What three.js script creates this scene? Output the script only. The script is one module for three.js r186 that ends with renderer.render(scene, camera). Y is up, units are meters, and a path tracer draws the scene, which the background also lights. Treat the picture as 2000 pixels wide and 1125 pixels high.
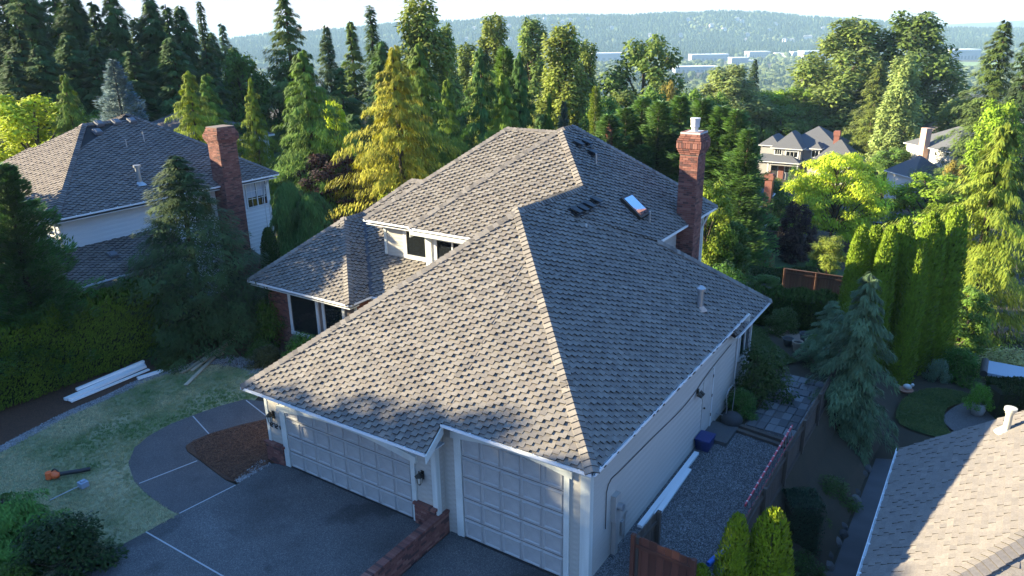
import * as THREE from 'three';
import { mergeGeometries } from 'three/addons/utils/BufferGeometryUtils.js';

// ---------------------------------------------------------------- camera, sky, sun, exposure
// Site axes: u runs along the garage front (to the right), v runs back into the plot, z is up.
const W = (u, v, z = 0) => new THREE.Vector3(u, z, -v);
const scene = new THREE.Scene();
const camera = new THREE.PerspectiveCamera(42.16, 16 / 9, 0.5, 12000);
const EYE = W(16.685, -12.858, 12.672);
camera.position.copy(EYE);
camera.up.copy(W(-0.16783, 0.28361, 0.94414));
camera.lookAt(EYE.clone().add(W(-0.52115, 0.78743, -0.32918)));
const renderer = new THREE.WebGLRenderer({ antialias: true });
renderer.setSize(1024, 576);
renderer.toneMapping = THREE.LinearToneMapping;
renderer.toneMappingExposure = 4.6;
renderer.shadowMap.enabled = true;

const SUN_AZ = 26 * Math.PI / 180, SUN_EL = 19 * Math.PI / 180;
const SUN = W(-Math.cos(SUN_AZ) * Math.cos(SUN_EL), -Math.sin(SUN_AZ) * Math.cos(SUN_EL), Math.sin(SUN_EL));
const sun = new THREE.DirectionalLight(new THREE.Color().setRGB(1.0, 0.86, 0.58), 5.0);
sun.name = 'sun';
sun.position.copy(SUN.clone().multiplyScalar(90));
sun.castShadow = true;
Object.assign(sun.shadow.camera, { left: -70, right: 70, top: 70, bottom: -70, near: 1, far: 260 });
sun.shadow.mapSize.set(4096, 4096);
scene.add(sun);
scene.add(sun.target);

{ // clear summer evening sky: pale haze at the horizon, blue overhead, a mild glow round the sun
  const w = 512, h = 256, data = new Float32Array(w * h * 4);
  for (let j = 0; j < h; j++) for (let i = 0; i < w; i++) {
    const phi = (i + 0.5) / w * Math.PI * 2 - Math.PI, el = ((j + 0.5) / h - 0.5) * Math.PI;
    const d = new THREE.Vector3(Math.cos(el) * Math.cos(phi), Math.sin(el), Math.cos(el) * Math.sin(phi));
    const s = Math.max(0, Math.sin(el)), k = 1 - Math.exp(-s * 13);
    const g = Math.exp((d.dot(SUN) - 1) * 5);
    const hz = [0.31, 0.295, 0.285], zn = [0.05, 0.132, 0.318];
    const o = (j * w + i) * 4;
    for (let c = 0; c < 3; c++) data[o + c] = (hz[c] * (1 - k) + zn[c] * k) + g * [0.1, 0.09, 0.07][c] * (1 - 0.5 * s);
    data[o + 3] = 1;
  }
  const sky = new THREE.DataTexture(data, w, h, THREE.RGBAFormat, THREE.FloatType);
  sky.mapping = THREE.EquirectangularReflectionMapping;
  sky.magFilter = sky.minFilter = THREE.LinearFilter;
  sky.needsUpdate = true;
  scene.background = sky;
  scene.environment = sky;
}
scene.fog = new THREE.FogExp2(new THREE.Color().setRGB(0.5, 0.78, 1.0), 0.00013);

// ---------------------------------------------------------------- helpers
function rng(seed) {
  let a = seed >>> 0;
  return () => { a = (a + 0x6D2B79F5) >>> 0; let t = Math.imul(a ^ (a >>> 15), 1 | a); t = (t + Math.imul(t ^ (t >>> 7), 61 | t)) ^ t; return ((t ^ (t >>> 14)) >>> 0) / 4294967296; };
}
const R0 = rng(11);
const clamp = (x, a, b) => Math.min(b, Math.max(a, x)), mix = (a, b, t) => a + (b - a) * t;
const sstep = (a, b, x) => { const t = clamp((x - a) / (b - a), 0, 1); return t * t * (3 - 2 * t); };
function hash2(i, j, s) { let n = Math.imul(i, 374761393) + Math.imul(j, 668265263) + Math.imul(s, 1274126177); n = Math.imul(n ^ (n >>> 13), 1274126177); return ((n ^ (n >>> 16)) >>> 0) / 4294967296; }
function vnoise(x, y, s = 0, per = 0) {
  const xi = Math.floor(x), yi = Math.floor(y), fx = x - xi, fy = y - yi, a = fx * fx * (3 - 2 * fx), b = fy * fy * (3 - 2 * fy);
  const w = per ? (k) => ((k % per) + per) % per : (k) => k;
  return mix(mix(hash2(w(xi), w(yi), s), hash2(w(xi + 1), w(yi), s), a), mix(hash2(w(xi), w(yi + 1), s), hash2(w(xi + 1), w(yi + 1), s), a), b);
}
function fbm(x, y, s = 0, per = 0, oct = 4) { let v = 0, a = 0.5, t = 0; for (let o = 0; o < oct; o++) { v += a * vnoise(x, y, s + o, per); t += a; a *= 0.5; x *= 2; y *= 2; per *= 2; } return v / t; }

const names = new Map();
function numbered(name) { const k = names.get(name) ?? 0; names.set(name, k + 1); return k ? `${name}_${String(k).padStart(3, '0')}` : name; }
function tag(o, label, category, group, kind) {
  if (label) o.userData.label = label;
  if (category) o.userData.category = category;
  if (group) o.userData.group = group;
  if (kind) o.userData.kind = kind;
  return o;
}
function thing(name, label, category, u, v, z = 0, group) {
  const o = new THREE.Group(); o.name = numbered(name); scene.add(o);
  o.position.copy(W(u, v, z));
  o.base = o.position.clone();
  return tag(o, label, category, group);
}
const ZERO = new THREE.Vector3();
const shade = (m) => { m.castShadow = true; m.receiveShadow = true; return m; };

class MB { // collects faces in site coordinates and builds them as ONE mesh below a thing
  constructor() { this.p = []; this.n = []; this.c = []; this.t = []; this.geos = []; }
  tri(a, b, c, n, col, uv) {
    for (const q of [a, b, c]) {
      this.p.push(q.x, q.y, q.z); this.n.push(n.x, n.y, n.z); this.c.push(col[0], col[1], col[2]);
      if (uv) { const t = uv(q); this.t.push(t[0], t[1]); } else {
        const ax = Math.abs(n.x), ay = Math.abs(n.y), az = Math.abs(n.z);
        if (ay >= ax && ay >= az) this.t.push(q.x, q.z); else if (ax >= az) this.t.push(q.z, q.y); else this.t.push(q.x, q.y);
      }
    }
  }
  poly(pts, col = [1, 1, 1], uv) {
    const n = new THREE.Vector3().crossVectors(pts[1].clone().sub(pts[0]), pts[2].clone().sub(pts[0]));
    if (pts.length > 3) n.add(new THREE.Vector3().crossVectors(pts[2].clone().sub(pts[0]), pts[3].clone().sub(pts[0])));
    n.normalize();
    for (let i = 1; i + 1 < pts.length; i++) this.tri(pts[0], pts[i], pts[i + 1], n, col, uv);
    return this;
  }
  prism(pts, off, col = [1, 1, 1]) { // a plate: polygon pts swept by the vector off
    const q = pts.map((a) => a.clone().add(off));
    this.poly(pts, col); this.poly([...q].reverse(), col);
    for (let i = 0; i < pts.length; i++) { const j = (i + 1) % pts.length; this.poly([pts[j], pts[i], q[i], q[j]], col); }
    return this;
  }
  box(u0, u1, v0, v1, z0, z1, col = [1, 1, 1]) {
    return this.prism([W(u0, v0, z1), W(u1, v0, z1), W(u1, v1, z1), W(u0, v1, z1)], new THREE.Vector3(0, z0 - z1, 0), col);
  }
  bar(a, b, w, t, up = new THREE.Vector3(0, 1, 0), col = [1, 1, 1]) { // a square bar from a to b
    const d = b.clone().sub(a).normalize(), s = new THREE.Vector3().crossVectors(d, up).normalize().multiplyScalar(w / 2), k = new THREE.Vector3().crossVectors(s, d).normalize().multiplyScalar(t / 2);
    return this.prism([a.clone().sub(s).sub(k), a.clone().add(s).sub(k), a.clone().add(s).add(k), a.clone().sub(s).add(k)], b.clone().sub(a), col);
  }
  geo(g, m) { const h = g.index ? g.toNonIndexed() : g.clone(); if (m) h.applyMatrix4(m); this.geos.push(h); return this; }
  tube(pts, r, seg = 8, radial = 6) { return this.geo(new THREE.TubeGeometry(new THREE.CatmullRomCurve3(pts), Math.max(seg, pts.length * 2), r, radial)); }
  cyl(u, v, z0, z1, r0, r1 = r0, seg = 14) { return this.geo(new THREE.CylinderGeometry(r1, r0, z1 - z0, seg).translate(u, (z0 + z1) / 2, -v)); }
  geometry(base = ZERO) {
    let g = null;
    if (this.p.length) {
      g = new THREE.BufferGeometry();
      g.setAttribute('position', new THREE.Float32BufferAttribute(this.p, 3)); g.setAttribute('normal', new THREE.Float32BufferAttribute(this.n, 3));
      g.setAttribute('uv', new THREE.Float32BufferAttribute(this.t, 2)); g.setAttribute('color', new THREE.Float32BufferAttribute(this.c, 3));
    }
    if (this.geos.length) {
      const all = this.geos.map((q) => { const k = new THREE.BufferGeometry(); for (const a of ['position', 'normal', 'uv']) k.setAttribute(a, q.attributes[a]); k.setAttribute('color', new THREE.Float32BufferAttribute(new Float32Array(q.attributes.position.count * 3).fill(1), 3)); return k; });
      if (g) all.push(g);
      g = mergeGeometries(all);
    }
    return g.translate(-base.x, -base.y, -base.z);
  }
  build(name, mat, parent, kind) {
    const base = parent?.base ?? ZERO, m = shade(new THREE.Mesh(this.geometry(base), mat));
    m.name = parent && parent !== scene ? name : numbered(name); m.base = base;
    if (kind) m.userData.kind = kind;
    (parent ?? scene).add(m);
    return m;
  }
}
const UNIT = new THREE.BoxGeometry(1, 1, 1);
function piece(name, geo, mat, parent, matrix) { // a single piece that shares its geometry
  const m = shade(new THREE.Mesh(geo, mat)); m.name = name;
  matrix.decompose(m.position, m.quaternion, m.scale);
  m.position.sub(parent.base); m.base = parent.base;
  parent.add(m);
  return m;
}
const boxAt = (u0, u1, v0, v1, z0, z1) => new THREE.Matrix4().compose(W((u0 + u1) / 2, (v0 + v1) / 2, (z0 + z1) / 2), new THREE.Quaternion(), new THREE.Vector3(u1 - u0, z1 - z0, v1 - v0));

// ---------------------------------------------------------------- materials
function texture(size, f, srgb = true) {
  const d = new Uint8Array(size * size * 4);
  for (let j = 0; j < size; j++) for (let i = 0; i < size; i++) {
    const c = f(i / size, j / size), o = (j * size + i) * 4;
    for (let k = 0; k < 3; k++) { const x = clamp(c[k], 0, 1); d[o + k] = 255 * (srgb ? (x <= 0.0031308 ? 12.92 * x : 1.055 * Math.pow(x, 1 / 2.4) - 0.055) : x); }
    d[o + 3] = 255;
  }
  const t = new THREE.DataTexture(d, size, size);
  t.wrapS = t.wrapT = THREE.RepeatWrapping; t.magFilter = THREE.LinearFilter; t.minFilter = THREE.LinearMipmapLinearFilter; t.generateMipmaps = true;
  if (srgb) t.colorSpace = THREE.SRGBColorSpace;
  t.needsUpdate = true;
  return t;
}
const scaled = (t, m) => { const k = t.clone(); k.repeat.set(1 / m, 1 / m); k.needsUpdate = true; return k; };
const rgb = (r, g, b) => new THREE.Color().setRGB(r, g, b);
const mat = (c, rough = 0.8, more = {}) => new THREE.MeshStandardMaterial({ color: rgb(...c), roughness: rough, ...more });
const grainTex = texture(256, (x, y) => { const v = 0.62 + 0.3 * fbm(x * 32, y * 32, 3, 32, 3) + 0.28 * (hash2(Math.floor(x * 256), Math.floor(y * 256), 5) - 0.5); return [v, v, v]; });
const wearTex = texture(256, (x, y) => { const v = 0.8 + 0.3 * (fbm(x * 6, y * 6, 9, 6, 5) - 0.5) + 0.1 * (hash2(Math.floor(x * 256), Math.floor(y * 256), 7) - 0.5); return [v, v, v * 0.99]; });
const granule = scaled(grainTex, 0.9);
const paintMap = scaled(wearTex, 2.3);
const bumpTex = scaled(grainTex, 0.4);
const M = {
  siding: mat([0.5, 0.475, 0.42], 0.75, { map: paintMap }), sidingWhite: mat([0.85, 0.86, 0.85], 0.7, { map: paintMap }),
  sideWall: mat([0.58, 0.55, 0.5], 0.8, { map: paintMap }),
  trim: mat([0.72, 0.75, 0.70], 0.55, { map: paintMap }), white: mat([0.78, 0.78, 0.76], 0.45, { map: paintMap }),
  door: mat([0.47, 0.46, 0.44], 0.6, { map: paintMap }), gutter: mat([0.78, 0.79, 0.79], 0.35), debris: mat([0.045, 0.03, 0.02], 1),
  glass: new THREE.MeshPhysicalMaterial({ color: rgb(0.012, 0.014, 0.016), roughness: 0.04, specularIntensity: 1, ior: 1.5 }),
  curtain: mat([0.45, 0.47, 0.5], 0.9), mortar: mat([0.2, 0.15, 0.13], 0.95, { map: paintMap }),
  dark: mat([0.025, 0.024, 0.025], 0.6), black: mat([0.012, 0.012, 0.013], 0.5), metal: mat([0.5, 0.52, 0.54], 0.4, { metalness: 0.7, map: paintMap }),
  valley: mat([0.035, 0.038, 0.05], 0.45), deck: mat([0.03, 0.028, 0.027], 0.95, { map: granule }),
  bronze: mat([0.05, 0.045, 0.035], 0.5, { metalness: 0.5 }), lampGlass: mat([0.55, 0.53, 0.45], 0.3),
  redwood: mat([0.15, 0.05, 0.03], 0.85, { map: paintMap }), greywood: mat([0.1, 0.08, 0.065], 0.9, { map: paintMap }), brownwood: mat([0.13, 0.06, 0.035], 0.9, { map: paintMap }),
  pine: mat([0.5, 0.42, 0.30], 0.8, { map: paintMap }), bark: mat([0.085, 0.062, 0.045], 0.95, { map: granule }), pinkbark: mat([0.24, 0.15, 0.11], 0.95, { map: granule }),
  vcol: mat([1, 1, 1], 0.85, { vertexColors: true }),
};
const BRICK = [[0.23, 0.088, 0.066], [0.27, 0.105, 0.08], [0.2, 0.075, 0.06], [0.12, 0.055, 0.05], [0.32, 0.145, 0.11], [0.25, 0.1, 0.075]].map((c) => mat(c, 0.9, { map: granule }));
const TONES = [[0.14, 0.125, 0.112], [0.2, 0.178, 0.155], [0.19, 0.17, 0.152], [0.23, 0.205, 0.177], [0.245, 0.218, 0.188], [0.215, 0.187, 0.161], [0.255, 0.228, 0.198], [0.275, 0.245, 0.21]];
const toneSet = (k, tint) => k.map((c) => c.map((x, i) => x * tint[i]));

// ---------------------------------------------------------------- terrain
function land(u, v) { // height of the ground
  let z = -8 * sstep(16, 56, v) - 5.6 * sstep(58, 122, v) - 48 * sstep(150, 420, v) - 38 * sstep(420, 1000, v);
  z -= 1.85 * sstep(12.95, 13.7, u) * (1 - sstep(25, 40, v));
  return z;
}
const RIDGE = [[-9000, -30], [-3600, -40], [-1500, -45], [-1000, -10], [-800, 2], [-320, 27], [123, 48], [500, 40], [740, 46], [1110, 47], [1357, 22], [1600, 0], [2100, -50], [6000, -60]];
function ridgeTop(a) { let k = 0; while (k < RIDGE.length - 2 && a > RIDGE[k + 1][0]) k++; const [x0, y0] = RIDGE[k], [x1, y1] = RIDGE[k + 1]; return mix(y0, y1, sstep(x0, x1, a)) + 16 * (fbm(a / 160, 3, 41) - 0.5); }
const AX = [0.83680, 0.54728], AF = [-0.5519, 0.8339]; // across and along the view, on the map
function farLand(a, d) { // across / distance; the wooded ridge beyond the valley
  const top = ridgeTop(a * 3600 / Math.max(d, 2400)) + 100, t = sstep(2900, 3700, d);
  return -99.6 + top * t * (0.86 + 0.14 * sstep(3300, 3750, d)) - 60 * sstep(3900, 5200, d) + 14 * (fbm(a / 420, d / 420, 17) - 0.5) * t + sstep(5200, 7600, d) * (20 + 190 * sstep(3200, 6000, a));
}
function ground(u, v) {
  const d = (u - 16.7) * AF[0] + (v + 12.9) * AF[1], a = (u - 16.7) * AX[0] + (v + 12.9) * AX[1];
  return d > 1200 ? farLand(a, d) : land(u, v);
}
const soilTex = texture(512, (x, y) => { const n = fbm(x * 10, y * 10, 1, 10, 5), m = hash2(Math.floor(x * 512), Math.floor(y * 512), 2); const k = 0.7 + 0.6 * m; return [mix(0.028, 0.05, n) * k, mix(0.026, 0.036, n) * k, mix(0.014, 0.022, n) * k]; });
const grassTex = texture(512, (x, y) => { const n = fbm(x * 6, y * 6, 21, 6, 5), m = hash2(Math.floor(x * 512), Math.floor(y * 512), 4), k = 0.75 + 0.5 * m; return [mix(0.09, 0.36, n) * k, mix(0.14, 0.32, n) * k, mix(0.05, 0.19, n) * k]; });
const meadowTex = texture(256, (x, y) => { const n = fbm(x * 8, y * 8, 31, 8, 5); return [mix(0.03, 0.075, n), mix(0.055, 0.085, n), mix(0.018, 0.03, n)]; });
const speck = (a, b, cells, s) => (x, y) => { const n = hash2(Math.floor(x * cells), Math.floor(y * cells), s), q = fbm(x * 8, y * 8, s, 8, 4), k = (0.7 + 0.55 * n * n * n) * (0.78 + 0.44 * q); return [0, 1, 2].map((c) => mix(a[c], b[c], n) * k); };
const driveTex = texture(512, (x, y) => { const c = speck([0.06, 0.059, 0.06], [0.13, 0.127, 0.122], 400, 61)(x, y), q = fbm(x * 3, y * 3, 66, 3, 5), o = sstep(0.62, 0.75, fbm(x * 5, y * 5, 69, 5, 3)); return c.map((k) => k * (0.5 + 1.05 * q) * (1 - 0.35 * o)); });
const pathTex = texture(512, speck([0.075, 0.07, 0.068], [0.125, 0.115, 0.112], 400, 63));
const gravelTex = texture(512, speck([0.06, 0.06, 0.062], [0.27, 0.265, 0.26], 170, 65));
const mulchTex = texture(512, (x, y) => { const n = fbm(x * 60, y * 60, 71, 60, 3), k = 0.5 + 1.0 * hash2(Math.floor(x * 200), Math.floor(y * 340), 72); return [0.075 * (0.6 + n) * k, 0.036 * (0.6 + n) * k, 0.02 * (0.6 + n) * k]; });
const G = {
  soil: new THREE.MeshStandardMaterial({ map: scaled(soilTex, 4), roughness: 1 }), meadow: new THREE.MeshStandardMaterial({ map: scaled(meadowTex, 37), roughness: 1 }),
  lawn: new THREE.MeshStandardMaterial({ map: scaled(grassTex, 9), roughness: 1, bumpMap: scaled(grassTex, 1.1), bumpScale: 0.006 }), drive: new THREE.MeshStandardMaterial({ map: scaled(driveTex, 5), roughness: 0.8, bumpMap: scaled(driveTex, 2), bumpScale: 0.002 }),
  path: new THREE.MeshStandardMaterial({ map: scaled(pathTex, 4), roughness: 0.85 }), gravel: new THREE.MeshStandardMaterial({ map: scaled(gravelTex, 3.1), roughness: 0.95, bumpMap: scaled(gravelTex, 3.1), bumpScale: 0.008 }),
  mulch: new THREE.MeshStandardMaterial({ map: scaled(mulchTex, 2.3), roughness: 1, bumpMap: scaled(mulchTex, 2.3), bumpScale: 0.012 }), joint: mat([0.38, 0.38, 0.38], 0.8), asphalt: mat([0.085, 0.085, 0.09], 0.9, { map: paintMap }),
  slab: mat([0.10, 0.10, 0.10], 0.9, { map: granule }), greenlawn: new THREE.MeshStandardMaterial({ map: scaled(meadowTex, 3), color: rgb(0.6, 0.85, 0.4), roughness: 1 }),
};
function sheet(us, vs, f, m, name) {
  const p = [], t = [], ix = [], nu = us.length, nv = vs.length;
  for (const v of vs) for (const u of us) { const q = W(u, v, f(u, v)); p.push(q.x, q.y, q.z); t.push(u, v); }
  for (let j = 0; j + 1 < nv; j++) for (let i = 0; i + 1 < nu; i++) { const a = j * nu + i; ix.push(a, a + 1, a + nu, a + 1, a + nu + 1, a + nu); }
  const g = new THREE.BufferGeometry(); g.setAttribute('position', new THREE.Float32BufferAttribute(p, 3)); g.setAttribute('uv', new THREE.Float32BufferAttribute(t, 2)); g.setIndex(ix); g.computeVertexNormals();
  const o = shade(new THREE.Mesh(g, m)); o.name = name; o.userData.kind = 'structure'; scene.add(o); return o;
}
function grid(marks) { const r = []; for (let k = 0; k + 1 < marks.length; k += 2) { const [a, s, b] = [marks[k], marks[k + 1], marks[k + 2]]; for (let x = a; x < b - 1e-6; x += s) r.push(x); } r.push(marks[marks.length - 1]); return r; }
sheet(grid([-9000, 500, -3000, 100, -600, 20, -80, 4, -20, 1, 9, 0.25, 15, 1, 30, 5, 120, 40, 1000, 120, 4000, 500, 7500]), grid([-300, 40, -60, 4, -20, 1, 60, 4, 160, 20, 1200, 60, 5200, 300, 8600]), (u, v) => {
  let z = ground(u, v) - 0.05;
  if (u > 5 && u < 13 && v < 2) z -= 0.4;
  return z;
}, G.soil, 'ground');
function patch(name, pts, z, m, label, thick = 0) {
  const b = new MB(), tris = THREE.ShapeUtils.triangulateShape(pts.map((p) => new THREE.Vector2(p[0], p[1])), []), f = typeof z === 'function' ? z : () => z;
  const q = pts.map((p) => W(p[0], p[1], f(p[0], p[1])));
  for (const [i, j, k] of tris) b.poly([q[i], q[j], q[k]]);
  if (thick) for (let i = 0; i < q.length; i++) { const j = (i + 1) % q.length, d = new THREE.Vector3(0, -thick, 0); b.poly([q[i], q[j], q[j].clone().add(d), q[i].clone().add(d)]); }
  const o = b.build(name, m, scene, 'structure'); if (label) o.userData.label = label; return o;
}
function smoothLoop(pts, n = 6) { const c = new THREE.CatmullRomCurve3(pts.map((p) => new THREE.Vector3(p[0], p[1], 0)), true, 'centripetal'); return c.getPoints(pts.length * n).slice(0, -1).map((q) => [q.x, q.y]); }
const LAWN = [[-8.74, -4.45], [-9.08, -3.35], [-9.33, -1.85], [-9.41, -0.31], [-9.68, 1.27], [-9.3, 2.47], [-8.57, 3.47], [-7.35, 3.77], [-6.54, 3.99], [-5.3, 3.3], [-4.6, 2.0], [-5.0, 1.34], [-5.3, -0.46], [-5.0, -1.9], [-4.2, -2.4], [-2.5, -3.1], [-0.9, -3.3], [-0.93, -4.28], [-1.01, -5.43], [-1.26, -6.27], [-1.4, -9], [-6, -12], [-9, -9]];
patch('lawn', smoothLoop(LAWN, 4), 0.0, G.lawn, 'dry patchy front lawn, green towards the curved path');
patch('planting_bed', [[-8.6, -8], [-8.95, -4.3], [-9.25, -3.3], [-9.6, -1.85], [-9.65, -0.3], [-9.8, 1.27], [-9.2, 2.7], [-8.4, 3.7], [-6.6, 4.2], [-5, 3.4], [-2.0, 2.6], [-1, 2.6], [-1, 7.0], [-3, 9], [-12.5, 9], [-12.6, -8]], -0.012, G.mulch, 'dark planting bed along the hedge and the entrance');
patch('driveway', [[-0.72, -1.5], [-0.9, -3.34], [-0.93, -4.28], [-1.01, -5.43], [-1.28, -6.4], [-1.4, -9], [-3.2, -22], [5.5, -22], [5.62, 0.05], [4.9, 0.3], [-0.1, 0.3], [-0.3, -0.05], [-0.72, -0.2]], 0.012, G.drive, 'broad exposed aggregate driveway before the double garage', 0.5);
patch('garage_ramp', [[5.86, 0.36], [5.86, -22], [10.1, -22], [10.1, 0.36]], -0.2, G.drive, 'lower driveway before the tall garage door');
const PATH = [[-4.19, 2.42], [-5.02, 2.14], [-5.36, 1.34], [-5.58, 0.45], [-5.7, -0.46], [-5.6, -1.28], [-5.3, -1.96], [-4.6, -2.59], [-3.5, -3.06], [-2.58, -3.25], [-1.56, -3.34], [-0.9, -3.34], [-0.7, -1.55], [-1.2, -1.57], [-2.81, -1.31], [-3.64, -1.19], [-3.96, -1.02], [-4.07, -0.64], [-3.94, -0.02], [-3.58, 0.84], [-3.12, 1.62], [-1.0, 3.4], [-1.2, 4.9]];
patch('footpath', PATH, 0.008, G.path, 'curved concrete path round the mulch bed', 0.1);
patch('mulch_bed', [[-3.12, 1.62], [-3.58, 0.84], [-3.94, -0.02], [-4.05, -0.64], [-3.96, -1.0], [-3.64, -1.17], [-2.81, -1.29], [-1.2, -1.55], [-0.72, -1.46], [-0.72, -0.2], [-0.95, 0.02], [-0.95, 3.3]], 0.02, G.mulch, 'reddish brown mulch bed inside the curve of the path');
patch('gravel_yard', [[9.9, 0.4], [12.72, 0.4], [12.7, 9.05], [10, 9.35]], -0.03, G.gravel, 'grey gravel yard beside the right garage wall');
patch('dirt_lane', [[14.55, 2], [15.6, 2], [15.5, 13.6], [14.7, 13.2]], -1.87, G.asphalt, 'narrow dark strip beside the right neighbour roof');
patch('neighbour_bed', [[13.3, 0], [14.5, 2], [14.6, 13], [15, 20], [13.3, 20]], (u, v) => ground(u, v) + 0.0, G.soil);
patch('garden_lawn', smoothLoop([[15.1, 16.2], [14.95, 18.6], [16.0, 20.3], [17.4, 20.3], [17.2, 19.7], [16.5, 18.6], [16.5, 17.2], [16.8, 16]], 4), -1.84, G.greenlawn, 'small green lawn patch behind the neighbour roof');
patch('garden_path', smoothLoop([[16.5, 17.2], [16.6, 18.5], [17.3, 19.6], [18.6, 18.5], [17.6, 16.2]], 4), -1.835, G.path, 'curved pale path beside the small lawn patch');
patch('back_lawn', [[8.9, 19.0], [9.9, 17.2], [11.2, 15.8], [10.2, 14], [9.9, 15], [8, 18.5]], (u, v) => ground(u, v) + 0.01, G.greenlawn, 'small worn lawn behind the garage corner');
patch('terrace', [[9.2, 18.9], [9.95, 18.2], [11.1, 16.9], [12.0, 15.6], [12.6, 16.3], [11.6, 18.2], [10.2, 19.4]], (u, v) => ground(u, v) + 0.02, mat([0.36, 0.26, 0.2], 0.9, { map: granule }), 'sunlit brick terrace under the plant pots');
patch('neighbour_lawn', [[-3, 46], [7, 46], [8.5, 54], [1, 57], [-5, 54]], (u, v) => ground(u, v) + 0.05, G.greenlawn, 'green lawn by the blue pool');
patch('street', [[-6, 84], [14, 80], [16, 92], [6, 97], [-10, 100], [-8, 92]], (u, v) => ground(u, v) + 0.12, G.asphalt, 'grey street between the gardens');
{ // pale joints in the concrete, raised strips of mortar
  const joints = [[[-5.52, 0.34], [-3.99, -0.12]], [[-3.25, -3.05], [-2.86, -1.36]], [[-0.9, -3.3], [-0.71, -1.58]], [[-0.93, -4.28], [5.5, -4.26]], [[-4.9, 2.1], [-3.2, 1.68]]];
  joints.forEach(([a, b], i) => { const k = new MB().bar(W(a[0], a[1], i === 3 ? 0.014 : 0.011), W(b[0], b[1], i === 3 ? 0.014 : 0.011), 0.036, 0.012); const o = k.build('concrete_joint', G.joint, scene, 'structure'); });
}
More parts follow.
